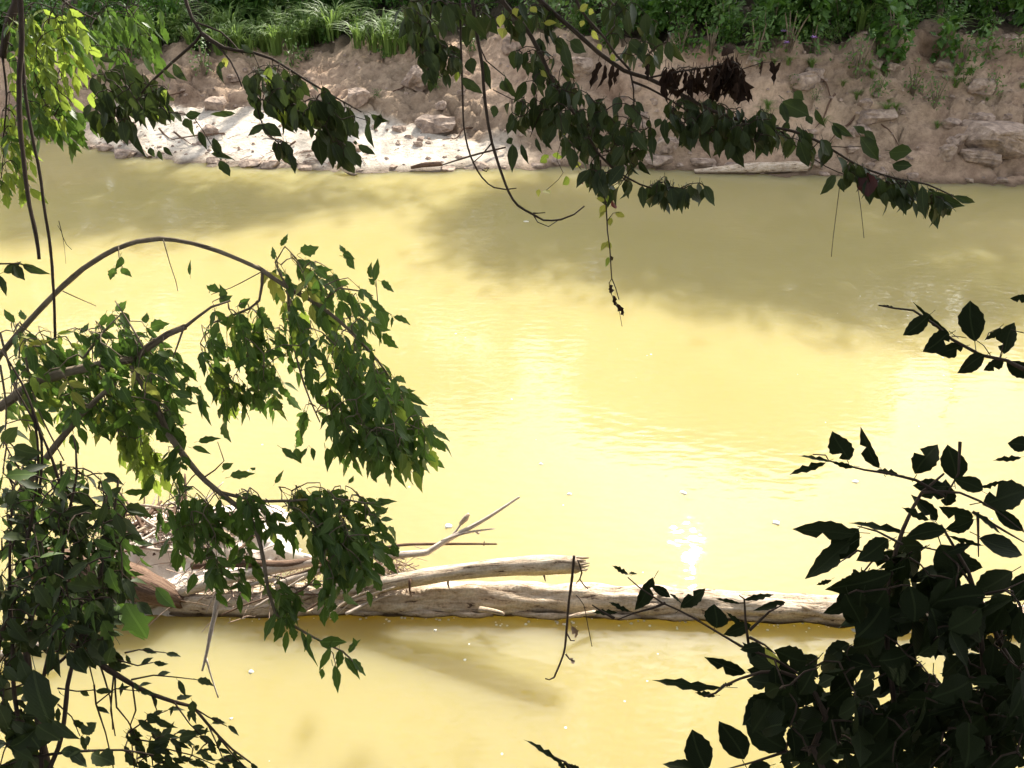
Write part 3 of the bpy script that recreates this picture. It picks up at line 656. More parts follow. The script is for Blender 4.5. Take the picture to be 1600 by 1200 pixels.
# hanging sticks in front of the logs
def hang(name, label, pts, d, r0, r1, mat='twig', cat='twig', subs=(), leaves=(), group=None):
    P = [at(q[0], q[1], q[2] if len(q) > 2 else d) for q in pts]
    root = thing(name, label, cat, P[0], group); g = Geo()
    n = len(P); g.tube(P, [r0 + (r1 - r0) * i / (n - 1) for i in range(n)], 6, .03, .25, 30); g.build('stem', M[mat], root, P[0])
    for sp in subs:
        Q = [at(q[0], q[1], d) for q in sp]; g = Geo(); g.tube(Q, [r1 * 1.2] + [r1 * .7] * (len(Q) - 1), 5, .03, .2, 30); g.build('side_twig', M[mat], root, P[0])
    off = Matrix.Translation(-P[0])
    for (bx, by, tx, ty, kind, mt, w) in leaves:
        a, b = at(bx, by, d), at(tx, ty, d + ru(-.02, .02)); v = b - a; nn = (CAM - a) + rv() * 1.2
        k = rnd_k(kind); xs = [q.x for q in LG[kind][k][0]]
        o = bpy.data.objects.new('dead_leaf' if mt == 'dead' else 'leaf', leaf_mesh(kind, k, mt)); COL.objects.link(o); o.parent = root
        o.matrix_basis = off @ frame(a, v, nn, v.length, (w * d / FPX) / ((max(xs) - min(xs)) * v.length))
    return root
hang('hanging_stick', 'knobbly bleached stick hanging in front of the debris and forking over the water', [(347, 900), (338, 950), (330, 985), (323, 1020), (316, 1048)], 5.0, .020, .006, 'pole', 'stick', [[(322, 1028), (331, 1060), (341, 1090)], [(345, 915), (332, 935), (322, 958)]])
hang('hanging_twig', 'bare dark twig dangling from the splintered tip of the leaning log', [(897, 868), (894, 900), (889, 940), (885, 985), (881, 1020), (866, 1058)], 5.9, .010, .006, 'twig', 'twig', [[(886, 990), (892, 1001), (898, 1001)], [(884, 1022), (890, 1030), (898, 1033)], [(866, 1058), (858, 1062), (852, 1060)]], [(893, 978, 901, 1000, 'dead', 'debris', 12), (890, 1030, 900, 1034, 'dead', 'debris', 9)])
hang('hanging_twig', 'short crooked twig trailing just right of the dangling dark twig', [(903, 875), (909, 895), (906, 905), (913, 915), (919, 920)], 5.9, .006, .004, 'twig', 'twig', [[(900, 930), (912, 945), (918, 975), (925, 1010)], [(906, 905), (900, 912)]])
# flecks floating on the water, and one pale smear on its surface
for i, (px, py, s, lab) in enumerate([(822, 346, 8, 'pale fleck floating under the curling bare vine'), (1213, 817, 14, 'largest white fleck floating beside the dark leafy shrub'), (845, 725, 7, 'tiny pale fleck above the forked bough'), (890, 772, 9, 'small fleck floating right of the bough tip'), (1068, 770, 12, 'pale fleck floating above the sun glint'), (1337, 753, 10, 'fleck floating below the two upright leaves'), (392, 1050, 9, 'round cream fleck between hanging stick and leafy twig'), (700, 822, 16, 'pale smear on the water behind the forked bough'), (382, 965, 7, 'white speck close to the pale leaning pole'), (767, 957, 14, 'white flake against the log waterline'), (285, 955, 20, 'long white flake under the pale pole'), (312, 951, 18, 'cream flake beside the long white flake'), (1335, 985, 9, 'fleck seen through the dark leaves near the log'), (361, 1123, 6, 'tiny white speck near the lower left twigs'), (680, 985, 6, 'tiny bubble floating below the fallen log'), (1150, 968, 8, 'pale scrap at the log waterline near round leaf')]):
    p = gnd(px, py, .0); d = (p - CAM).length; r = s * d / FPX / 2; q = random.Random(i); vs = [Vector((0, 0, .01))]; 
    for a in range(9): vs.append(Vector((math.cos(a * .698) * r * q.uniform(.6, 1.2), math.sin(a * .698) * r * q.uniform(.5, 1.1), .002)))
    for a in range(9): vs.append(Vector((vs[a + 1].x * .9, vs[a + 1].y * .9, -.004)))
    fs = [(0, 1 + a, 1 + (a + 1) % 9) for a in range(9)] + [(1 + a, 10 + a, 10 + (a + 1) % 9, 1 + (a + 1) % 9) for a in range(9)]
    o = mk('surface_fleck', vs, fs, M['fleck']); o.location = p; tag(o, lab, 'fleck', 'pale flecks floating on the river')
g = Geo()
for i in range(150):
    px = rs.uniform(330, 1560); py = 962 + (px - 600) * .018 + abs(rs.gauss(0, 7)) if i < 100 else rs.uniform(430, 1190)
    p = gnd(px, py, .003); r = rs.uniform(.004, .013)
    g.add([Vector((r * math.cos(a * 1.05) * rs.uniform(.7, 1.3), r * math.sin(a * 1.05), 0)) for a in range(6)] + [Vector((0, 0, .004))], [(a, (a + 1) % 6, 6) for a in range(6)], [(0, 0)] * 7, Matrix.Translation(p))
tag(g.build('foam_specks', M['fleck']), 'tiny pale foam specks drifting along the log and over the water', 'foam', kind='stuff')
# driftwood at the far waterline
def shore_log(label, a, b, r, mat='log', zz=(.04, .06), name='stranded_log', cat='log'):
    pa, pb = gnd(a[0], a[1], zz[0]), gnd(b[0], b[1], zz[1])
    return log_thing(name, label, [pa, (pa + pb) / 2 + Vector((0, 0, .02)), pb], [r * .6, r, r * .9], mat, cat, 12, .12, .05)
shore_log('smooth grey log stranded at the shaded far waterline', (1085, 270), (1262, 260), .11, 'log', (.0, .12))
shore_log('short dark charred plank piece at the edge of the sand bar', (642, 262), (690, 256), .05, 'mudlog', (.06, .12), 'stranded_branch', 'branch')
shore_log('narrow dark branch running right from the plank piece over sand', (690, 258), (790, 230), .02, 'twig', (.08, .25), 'stranded_branch', 'branch')
shore_log('stubby snag poking out of the shallows off the sand bar', (524, 259), (556, 275), .05, 'log', (.12, -.01), 'stranded_branch', 'branch')
shore_log('grey bough sloping down the bank into the water at the left', (180, 185), (234, 247), .06, 'log', (.5, .0), 'stranded_branch', 'branch')
shore_log('pale end of branch lying on sand by hanging leaf tips', (490, 248), (508, 256), .03, 'pole', (.08, .02), 'stranded_branch', 'branch')
shore_log('thin forked twig lying across the white sand bar', (268, 218), (350, 208), .015, 'mudlog', (.25, .3), 'stranded_branch', 'branch')
shore_log('dark stick on the muddy margin near the right rocks', (1450, 272), (1520, 262), .02, 'mudlog', (.06, .12), 'stranded_branch', 'branch')
g = Geo()
for i in range(260):
    px, py = (rs.gauss(450, 70), rs.gauss(238, 10)) if i < 150 else (rs.uniform(180, 1600), rs.uniform(180, 275))
    p = gnd(px, py, .3)
    if p.y < lev(P0, p.x)[0] + .1: continue
    p.z = ground_z(p.x, p.y) + .015; d = Vector((rs.uniform(-1, 1), rs.uniform(-1, 1), rs.uniform(-.1, .3))).normalized() * rs.uniform(.05, .25)
    g.tube([p - d, p + Vector((0, 0, .01)), p + d], [.008, .007, .004], 4, .2, cap=False)
tag(g.build('shore_litter', M['debris']), 'small twigs and dry litter strewn on the far sand bar', 'litter', kind='stuff')
# ------------------------------------------------------------------ plants of the far bank
def proj(p):
    v = p - CAM; d = v.dot(F_)
    return (800 + FPX * v.dot(R_) / d, 600 - FPX * v.dot(U_) / d) if d > .05 else (-9e9, 9e9)
def bush_meshes(h, w, n, size, mat, kind='mini', stems=5):
    """foliage and stem meshes of a leafy weed, base at the origin"""
    g, s = Geo(), Geo()
    tips = []
    for i in range(stems):
        a = ru(0, 6.28); r = w * ru(.1, .9); tip = Vector((math.cos(a) * r, math.sin(a) * r, h * ru(.55, 1)))
        s.tube([Vector((0, 0, -.05)), tip * .5 + Vector((0, 0, .08 * h)), tip], [.012, .009, .004], 5, h / 5, cap=False); tips.append(tip)
    for i in range(n):
        t = random.choice(tips); f = ru(.25, 1.05); p = t * f + rv() * (.10 + .16 * w)
        if p.z < .02: p.z = .02 + rnd() * .1
        d = Vector((p.x, p.y, 0)) * .8 + rv() * .6 + Vector((0, 0, -.15))
        g.add(*LG[kind][rnd_k(kind)], frame(p, d, UP + rv() * .6, size * ru(.6, 1.25), ru(.85, 1.2)))
    a = g.build('foliage', M[mat]); b = s.build('stems', M['bark'])
    ma, mb = a.data, b.data; bpy.data.objects.remove(a); bpy.data.objects.remove(b); return ma, mb
def place(ms, name, label, cat, loc, rz, sc, group=None, names=('foliage', 'stems')):
    r = thing(name, label, cat, loc, group); r.rotation_euler.z = rz; r.scale = (sc, sc, sc)
    for m, nm in zip(ms, names):
        o = bpy.data.objects.new(nm, m); COL.objects.link(o); o.parent = r
        if nm in ('foliage', 'blades'): o['kind'] = 'stuff'
    return r
protos = [bush_meshes(1.1, .55, 420, .15, 'far'), bush_meshes(.9, .6, 520, .11, 'far'), bush_meshes(1.2, .5, 260, .21, 'far', 'lobed'), bush_meshes(1.0, .6, 380, .11, 'farlight'), bush_meshes(1.3, .7, 600, .10, 'far')]
for i in range(150):
    x = -13.2 + 26.4 * ((i * .618) % 1); row = i % 4
    y2 = lev(P2, x)[0]; gap = -8.2 < x < .6; y = y2 + ((.6, 2.2, 3.0, 3.8) if gap else (.15, .8, 1.7, 3.0))[row] + ru(-.2, .35)
    kk = random.choice((0, 1, 2, 3, 4) if row < 2 else (0, 1, 2, 4)); px = proj(Vector((x, y, 1.8)))[0]
    place(protos[kk], 'weed_bush', ('leafy green weed', 'small leaved weed', 'lobed leaved weed', 'pale green weed', 'tall bushy weed')[kk] + (' at the edge' if row == 0 else ' further back') + ' on bank top ' + zone(px), 'weed', (x, y, ground_z(x, y) - .03), ru(0, 6), ru(.3, .45) if row == 0 and gap else ru(.3, .7) if row == 0 else ru(.7, 1.3), 'weeds along the top of the far bank')
def grass_mesh(h, n):
    g = Geo()
    for i in range(n):
        a = ru(0, 6.28); r = ru(0, .18); b = Vector((r * math.cos(a), r * math.sin(a), 0)); a2 = a + ru(-.6, .6); L = h * ru(.6, 1.1); out = Vector((math.cos(a2), math.sin(a2), 0)) * L * ru(.25, .6); wd = out.cross(UP).normalized() * ru(.012, .022)
        pts = [b + out * t * t * 1.1 + UP * L * (t * 1.25 - .75 * t * t) for t in (0, .3, .6, .85, 1)]
        q = len(g.v)
        for j, p in enumerate(pts):
            k = (1, 1.1, .9, .6, .08)[j]; g.v += [p - wd * k, p + UP * .004, p + wd * k]; g.uv += [(0, j / 4), (.5, j / 4), (1, j / 4)]
        for j in range(4):
            o = q + 3 * j; g.f += [(o, o + 1, o + 4, o + 3), (o + 1, o + 2, o + 5, o + 4)]
    o = g.build('blades', M['grass']); m = o.data; bpy.data.objects.remove(o); return m
gm = [grass_mesh(1.35, 60), grass_mesh(1.2, 46), grass_mesh(1.5, 70)]
for px, py in [(345, 82), (372, 80), (392, 84), (412, 80), (432, 82), (455, 76), (478, 70), (500, 66), (560, 72), (585, 78), (608, 84), (632, 80), (655, 76), (330, 62), (360, 58), (400, 60), (440, 56), (480, 50), (530, 48), (560, 52), (600, 55), (640, 52), (380, 40), (420, 38), (460, 35), (270, 62), (240, 75), (520, 60), (300, 70), (1345, 45), (1480, 60)]:
    p = ray_ground(px, py); place((random.choice(gm),), 'grass_clump', 'tall arching grass clump ' + ('lower, overhanging the bank edge ' if py > 65 else 'further back on the bank top ') + zone(px), 'grass clump', p - Vector((0, 0, .05)), ru(0, 6), ru(.75, 1.1), 'tall grass clumps on the far bank', ('blades',))
q0 = random.Random(21)
small = [bush_meshes(.45, .22, 90, .085, 'farlight', 'leaflet', 4), bush_meshes(.4, .25, 110, .06, 'far', 'mini', 5), bush_meshes(.55, .25, 70, .13, 'far', 'lobed', 4), bush_meshes(.4, .2, 130, .045, 'farlight', 'mini', 6)]
for px, py, k, s, lab in [(458, 104, 0, 1.0, 'bright green seedling below the tall grass on the bank'), (478, 96, 1, .8, 'small dark seedling right of the bright green seedling'), (607, 88, 1, .9, 'leafy weed hanging under the second grass clump'), (735, 78, 0, .8, 'weed behind the bare vines at top of the bank'), (1065, 84, 1, 1.3, 'green weed left of the dead leaf cluster'), (1110, 88, 1, 1.5, 'rounded weed right above the dead leaf cluster'), (1182, 96, 0, 1.4, 'pale green weed left of the purple flowers'), (1268, 84, 0, 1.2, 'yellow green weed right of the purple flowers'), (1340, 122, 3, 1.5, 'feathery grey green weed on the bare slope'), (1395, 88, 2, 1.3, 'lobed leaf weed with upright stem near slope top'), (1385, 110, 2, 1.0, 'lobed leaf weed lower on the same slope'), (1372, 148, 0, .8, 'small sprout below the feathery weed'), (1465, 92, 2, .9, 'flat pale leaved weed on the right slope'), (1502, 108, 1, 1.5, 'dark green weed with long leaves on the right slope'), (1540, 92, 0, 1.1, 'bright weed beside the dark long leaved weed'), (1596, 90, 0, 1.0, 'weed at the right edge of the slope'), (1242, 135, 1, .5, 'tiny grass tuft on the bare slope'), (1275, 158, 3, .5, 'sparse tuft by the waterside slope'), (1425, 150, 3, 1.1, 'thin grey tuft left of the slab top'), (1460, 168, 3, 1.0, 'wispy tuft just above the slab'), (1505, 130, 1, .6, 'low tuft above the flat slab'), (680, 138, 1, .6, 'small green weed beside the tilted pale boulder'), (590, 150, 1, .35, 'sprig of green by the pinkish stone'), (318, 115, 3, 1.2, 'drooping grassy weed below the top left branch fork'), (205, 100, 1, 1.3, 'shaded weed at the left end of the bank'), (1550, 150, 3, .9, 'dry wisp on top of the slab')]:
    p = ray_ground(px, py); place(small[k], 'bank_weed', lab, 'weed', p - Vector((0, 0, .03)), ru(0, 6), s * 1.35)
for i in range(22):
    px, py = q0.uniform(1120, 1600), q0.uniform(95, 200)
    if 1470 < px and py > 170: continue
    p = ray_ground(px, py); place((gm[i % 3],), 'grass_tuft', 'thin low grass tuft ' + ('high' if py < 140 else 'low') + ' on the slope ' + zone(px), 'grass tuft', p - Vector((0, 0, .03)), q0.uniform(0, 6), q0.uniform(.14, .32), 'grass tufts on the far bank slope', ('blades',))
p = ray_ground(1232, 82); fl = place(small[3], 'flowering_weed', 'bushy green weed with three small purple flowers', 'weed', p, 1.0, 1.9)
for px, py in ((1229, 68), (1272, 60), (1225, 50)):
    d = (p - CAM).dot(F_) - .35; q = at(px, py, d); g = Geo()
    for a in range(10): g.add(*LG['mini'][0], frame(Vector((0, 0, 0)), Vector((math.cos(a * .63), math.sin(a * .63) * .6 - .3, .5 + .3 * (a % 2))), UP + rv() * .3, .075, 1))
    o = g.build('flower', M['petal'], fl); o.matrix_basis = fl.matrix_basis.inverted() @ Matrix.Translation(q)

# ------------------------------------------------------------------ trees: far ones throw the shade on bank and river, near ones roof the camera's bank
def tree_obj(name, label, x, y, height, lean, clumps, group, leaf_n, size, mat='canopy', tr=.22):
    z = ground_z(x, y); base = Vector((x, y, z)); root = thing(name, label, 'tree', base, group)
    top = base + Vector((lean[0], lean[1], height)); g = Geo()
    path = g.tube([base - Vector((0, 0, .2)), base + Vector((0, 0, height * .25)), base.lerp(top, .6) + Vector((.2, 0, 0)), top], [tr * 1.5, tr, tr * .7, tr * .25], 10, .4, .15, 1.5)
    g.build('trunk', M['bark'], root, base)
    cr = Geo()
    pts = sorted(clumps, key=lambda c: c.z)
    for c in random.sample(pts, min(len(pts), 9)):
        st = min((q for q in path if q.z > z + 2), key=lambda q: (q - c).length + max(0, q.z - c.z) * 2)
        h = Geo(); h.tube([st, st.lerp(c, .5) + Vector((0, 0, .4)), c], [tr * .3, tr * .14, .012], 6, .4, .2, 3); h.build('limb', M['bark'], root, base)
    g_ = np.random.default_rng(len(clumps)); C = np.repeat(np.array([tuple(c) for c in clumps]), leaf_n, 0); n = len(C)
    P = C + g_.normal(0, .36, (n, 3)) - np.array(base); d = g_.uniform(-1, 1, (n, 3)); d[:, 2] -= .4; d /= np.linalg.norm(d, axis=1)[:, None]
    u = g_.uniform(-.8, .8, (n, 3)) + np.array([0, 0, 1.]); u -= d * (u * d).sum(1)[:, None]; u /= np.linalg.norm(u, axis=1)[:, None]
    sx = np.cross(d, u) * size * .3; L = d * (size * g_.uniform(.7, 1.2, n))[:, None]
    V = np.stack([P, P + L * .45 - sx + u * size * .08, P + L, P + L * .45 + sx + u * size * .08], 1).reshape(-1, 3)
    i = np.arange(n)[:, None] * 4; Fq = np.concatenate([i + np.array([[0, 2, 1]]), i + np.array([[0, 3, 2]])], 1).reshape(-1)
    me = bpy.data.meshes.new('crown'); me.vertices.add(4 * n); me.vertices.foreach_set('co', V.ravel()); me.loops.add(6 * n); me.loops.foreach_set('vertex_index', Fq.astype(np.int32))
    me.polygons.add(2 * n); me.polygons.foreach_set('loop_start', np.arange(0, 6 * n, 3, dtype=np.int32)); me.update(calc_edges=True)
    me.uv_layers.new(name='UVMap'); me.materials.append(M[mat])
    o = bpy.data.objects.new('crown', me); COL.objects.link(o); o.parent = root; o['kind'] = 'stuff'
SH = [([(690, 330), (760, 318), (830, 306), (1000, 302), (1200, 285), (1640, 300), (1640, 488), (1400, 500), (1180, 470), (1020, 438), (900, 440), (800, 438), (720, 405)], 1.0),
      ([(-40, 218), (200, 245), (300, 262), (450, 280), (650, 280), (840, 275), (850, 292), (700, 300), (600, 305), (480, 330), (440, 350), (300, 352), (150, 345), (-40, 370)], 0.95),
      ([(-80, -20), (-80, 217), (190, 238), (226, 168), (300, 156), (450, 166), (540, 190), (630, 206), (700, 206), (760, 224), (800, 242), (812, 268), (1000, 268), (1640, 292), (1640, -20)], 0.15)]
LIT = [(165, 262), (205, 140), (300, 130), (450, 136), (550, 156), (640, 178), (720, 182), (820, 212), (860, 275), (700, 300), (500, 298), (300, 290)]
HOLES = [(905, 283, 80, 16), (1345, 345, 60, 16), (1520, 395, 70, 18), (1180, 330, 40, 8)]
far_clumps = []
q = random.Random(3)
for _ in range(6000):
    x, y = q.uniform(-15, 15), q.uniform(9, 34); p = Vector((x, y, max(0, base_z(x, y)))); px, py = proj(p); k = 0
    if y > lev(P2, x)[0] + 1.0: k = .14
    else:
        for poly, dens in SH:
            if inpoly(px, py, poly): k = max(k, dens)
    if any(((px - h[0]) / h[2]) ** 2 + ((py - h[1]) / h[3]) ** 2 < 1 for h in HOLES) and y < 17: k = 0
    if inpoly(px, py, LIT): continue
    if q.random() > k: continue
    h = q.uniform(8, 13.5); far_clumps.append(p + SUN * ((h - p.z) / SUN.z))
trunks = [(-13, 29, 8.5), (-8.6, 31, 9), (-4.2, 29.5, 8.5), (.2, 32, 9), (4.6, 29, 8.5), (8.8, 30.5, 9), (13, 28.5, 8.5), (17.5, 31, 9), (-18, 32, 8.5)]
groups = [[] for _ in trunks]
for c in far_clumps:
    groups[min(range(len(trunks)), key=lambda i: (trunks[i][0] - c.x) ** 2)].append(c)
for (x, y, h), cl in zip(trunks, groups):
    if cl: tree_obj('river_tree', 'tall leafy tree rising out of the picture behind the far bank weeds', x, y, h, (ru(-.6, .6), -1.5), cl, 'trees behind the far bank', 70, .2)
for i, x in enumerate((-24, -15, -7, 1, 9, 17, 26)):            # the wood going on behind, up the slope
    y = 40 + (i % 2) * 4; cl = [Vector((x + q.gauss(0, 3.2), y + q.uniform(-2.5, 2.5), ground_z(x, y) + q.uniform(.3, 12.5 if i % 2 else 10.5))) for _ in range(330)]
    tree_obj('wood_tree', 'tree of the dense wood further up the slope behind the far bank', x, y, 10.5, (0, 0), cl, 'trees of the wood behind', 34, .5)
near_clumps = []
tanE = SUN.z / math.hypot(SUN.x, SUN.y)
while len(near_clumps) < 900:
    c = Vector((q.uniform(-5.5, 8.5), q.uniform(-7, 13), q.uniform(8.2, 13)))
    if c.y - c.z / tanE > 2.6: continue
    s = c - SUN * ((c.z - 4.2) / SUN.z)
    if s.x < -.35 and s.y > 1.2 and q.random() < .76: continue
    if math.hypot(s.x + 1.8, s.y - 3.6) < 1.0: continue
    near_clumps.append(c)
for _ in range(330):                                   # understorey behind and beside the viewpoint
    r = q.random()
    if r < .6: c = Vector((q.uniform(-9, 9), q.uniform(-9, -3.2), q.uniform(3.6, 9)))
    elif r < .8: c = Vector((q.uniform(5, 11), q.uniform(-4, 2), q.uniform(3.4, 9)))
    else: c = Vector((q.uniform(-11, -6), q.uniform(-4, 2), q.uniform(3.4, 9)))
    near_clumps.append(c)
nt_ = [(-7, -4, 11), (-2.5, -6, 12), (3, -5.5, 12), (7.5, -2.5, 11.5), (0, -8, 11)]
groups = [[] for _ in nt_]
for c in near_clumps: groups[min(range(len(nt_)), key=lambda i: (nt_[i][0] - c.x) ** 2 + .3 * (nt_[i][1] - c.y) ** 2)].append(c)
for (x, y, h), cl in zip(nt_, groups):
    if cl: tree_obj('bank_tree', 'leafy tree shading the near bank from above', x, y, h, (0, 1.5), cl, 'trees of the near bank', 60, .22)
# ------------------------------------------------------------------ branches and shrubs of the near bank, in front of the river
def base_at(x, y): return Vector((x, y, ground_z(x, y)))
# 1 arching sapling on the left
D = 3.1
b = base_at(-2.75, 1.3)
A = Plant('arching_sapling', 'green leafy sapling bowed in a bare arch over the water at the left', 'sapling', b, bark='bark', part='stem')
A.stem([b - Vector((0, 0, .1)), b + Vector((.1, .3, .6)), at(-70, 650, D), at(0, 556, D), at(45, 503, D), at(100, 445, D), at(160, 400, D), at(215, 377, D), at(250, 373, D), at(300, 380, D), at(360, 400, D), at(410, 422, D)], .0115, .0072, sides=8)
A.anch = A.anch[-8:]
m1 = A.stem([(410, 422), (450, 450), (500, 478), (550, 520), (595, 570), (630, 625)], .009, .003, D)
A.stem([(410, 422), (405, 470), (370, 490), (330, 505)], .006, .003, D)
A.stem([(450, 450), (455, 520), (475, 600), (500, 660)], .006, .0025, D + .1)
A.stem([(500, 478), (530, 450), (565, 455), (583, 462)], .004, .002, D - .05)
A.stem([(450, 450), (430, 410), (445, 385)], .004, .002, D - .05)
mb = lambda: 'yellow' if rnd() < .012 else 'young' if rnd() < .10 else 'box'
A.fill([(428, 380), (470, 385), (500, 410), (545, 420), (560, 450), (575, 480), (600, 505), (595, 560), (625, 600), (660, 650), (672, 690), (640, 705), (600, 690), (565, 685), (530, 690), (505, 690), (490, 650), (505, 620), (470, 600), (440, 560), (425, 520), (440, 480), (420, 440), (400, 415)], (D - .18, D + .2), 62, (.35, -.9, 0), 0.074, 'leaflet', 'box', True, .45, mats=mb)
A.fill([(520, 560), (600, 580), (640, 630), (672, 680), (640, 700), (560, 680), (510, 650)], (D - .15, D + .15), 22, (.35, -.9, 0), 0.080, 'leaflet', 'box', True, .35, mats=mb)
A.fill([(310, 470), (345, 455), (385, 470), (410, 520), (415, 580), (400, 630), (375, 600), (350, 620), (325, 590), (308, 540)], (D - .1, D + .15), 20, (.1, -1, 0), 0.074, 'leaflet', 'box', True, .4, mats=lambda: 'young' if rnd() < .25 else 'box')
A.fill([(335, 480), (400, 470), (440, 500), (470, 580), (500, 640), (450, 640), (400, 590), (340, 590)], (D - .05, D + .2), 14, (.15, -1, 0), .068, 'leaflet', 'box', True, .45, mats=mb)
for (bx, by, tx, ty, w_) in [(440, 385, 448, 364, 10), (430, 405, 422, 385, 10), (470, 395, 497, 385, 22), (540, 395, 530, 380, 9), (535, 400, 555, 403, 14), (540, 405, 555, 420, 14), (587, 440, 590, 402, 12), (580, 435, 577, 408, 9), (595, 440, 617, 453, 13), (585, 445, 575, 436, 10), (590, 480, 603, 515, 22), (580, 480, 572, 503, 11), (615, 495, 642, 504, 10), (612, 495, 614, 512, 6), (188, 400, 182, 424, 12), (190, 418, 203, 434, 12), (178, 418, 173, 438, 14), (328, 455, 335, 442, 24), (298, 430, 296, 405, 6), (345, 475, 362, 460, 14), (372, 478, 392, 470, 14), (350, 470, 342, 445, 14), (462, 700, 470, 725, 16), (508, 700, 515, 738, 16), (480, 700, 468, 722, 8), (485, 700, 492, 720, 9)]:
    A.ex(bx, by, tx, ty, D - .05, 'leaflet', 'box', w_)
for sp in ([(185, 385), (186, 402), (192, 420)], [(255, 374), (265, 410), (275, 440), (278, 455)], [(590, 470), (588, 445), (587, 430)], [(600, 485), (612, 492)], [(410, 424), (360, 450), (330, 460)], [(98, 455), (120, 465), (150, 478)]):
    A.stem(sp, .0022, .0012, D - .04, 4, main=False)
A.done()

# 2 the boxelder branches crossing at the left
D = 2.9
b = base_at(-2.3, 1.5)
B = Plant('boxelder_sapling', 'bushy boxelder with crossing brown stems and a long drooping lower branch', 'sapling', b, bark='bark', part='stem')
B.stem([b, b + Vector((.1, .2, .5)), at(-60, 670, D), at(0, 636, D), at(50, 602, D), at(110, 580, D), at(180, 566, D), at(207, 562, D), at(232, 542, D), at(262, 522, D), at(290, 510, D)], .020, .010, sides=8)
B.stem([at(20, 790, D), at(75, 712, D), at(112, 666, D), at(140, 635, D), at(180, 600, D)], .014, .009)
Dl = B.stem([(207, 572), (240, 628), (265, 680), (295, 722), (322, 752), (350, 775), (390, 808), (402, 835), (412, 875), (419, 922), (430, 957), (469, 984), (502, 1002), (536, 1018), (560, 1042)], .012, .0025, D)
B.stem([(340, 768), (400, 782), (460, 782), (520, 778), (570, 786), (600, 785)], .006, .002, D)
B.stem([(290, 510), (330, 480), (360, 470)], .006, .003, D)
for sp in ([(0, 520), (20, 590), (50, 680), (90, 760)], [(0, 570), (10, 640), (5, 700)], [(40, 560), (60, 640), (100, 720)], [(130, 560), (160, 520), (190, 490)], [(225, 545), (205, 510), (180, 470)], [(287, 512), (270, 560)]):
    B.stem(sp, .004, .002, D - .05, 5)
B.anch = B.anch[10:]
mb2 = lambda: 'yellow' if rnd() < .012 else 'young' if rnd() < .12 else 'box'
B.fill([(0, 495), (40, 500), (90, 520), (140, 530), (190, 520), (240, 545), (280, 550), (270, 600), (285, 640), (255, 660), (225, 640), (190, 650), (150, 630), (110, 640), (60, 600), (20, 620), (0, 640)], (D - .15, D + .25), 56, (.25, -.9, 0), 0.068, 'leaflet', 'box', True, .55, mats=mb2)
B.fill([(100, 490), (150, 480), (200, 500), (230, 500), (260, 540), (200, 550), (130, 530)], (D - .1, D + .2), 9, (.3, -.7, 0), 0.064, 'leaflet', 'box', True, .6)
B.fill([(60, 500), (140, 495), (220, 520), (290, 525), (300, 600), (240, 650), (120, 640), (60, 580)], (D - .1, D + .2), 16, (.25, -.9, 0), .064, 'leaflet', 'box', True, .55, mats=mb2)
B.fill([(165, 640), (235, 640), (240, 690), (225, 720), (180, 700)], (D + .05, D + .3), 14, (.15, -1, 0), 0.068, 'leaflet', 'young', True, .4)
B.fill([(250, 760), (285, 745), (320, 755), (370, 770), (400, 800), (390, 830), (370, 800), (330, 830), (310, 850), (280, 840), (255, 820)], (D - .1, D + .2), 22, (-.1, -1, 0), 0.068, 'leaflet', 'box', True, .5)
B.fill([(370, 760), (430, 760), (480, 755), (540, 752), (575, 775), (595, 790), (580, 830), (560, 850), (520, 840), (480, 820), (440, 810), (400, 800)], (D - .12, D + .2), 40, (.25, -.95, 0), 0.072, 'leaflet', 'box', True, .45, mats=mb2)
B.fill([(470, 800), (575, 800), (580, 850), (560, 885), (510, 870), (480, 850)], (D - .1, D + .15), 14, (.2, -1, 0), 0.074, 'leaflet', 'box', True, .35)
B.fill([(310, 840), (360, 820), (400, 850), (390, 890), (340, 880), (315, 880)], (D - .1, D + .1), 7, (0, -1, 0), 0.072, 'leaflet', 'box', True, .4)
B.fill([(400, 890), (440, 900), (520, 880), (540, 900), (480, 930), (430, 950)], (D - .1, D + .1), 7, (.1, -1, 0), 0.068, 'leaflet', 'box', True, .4)
B.fill([(260, 690), (275, 680), (300, 700), (270, 740), (250, 730)], (D - .1, D + .1), 3, (-.5, -.8, 0), 0.053, 'leaflet', 'box', True, .4)
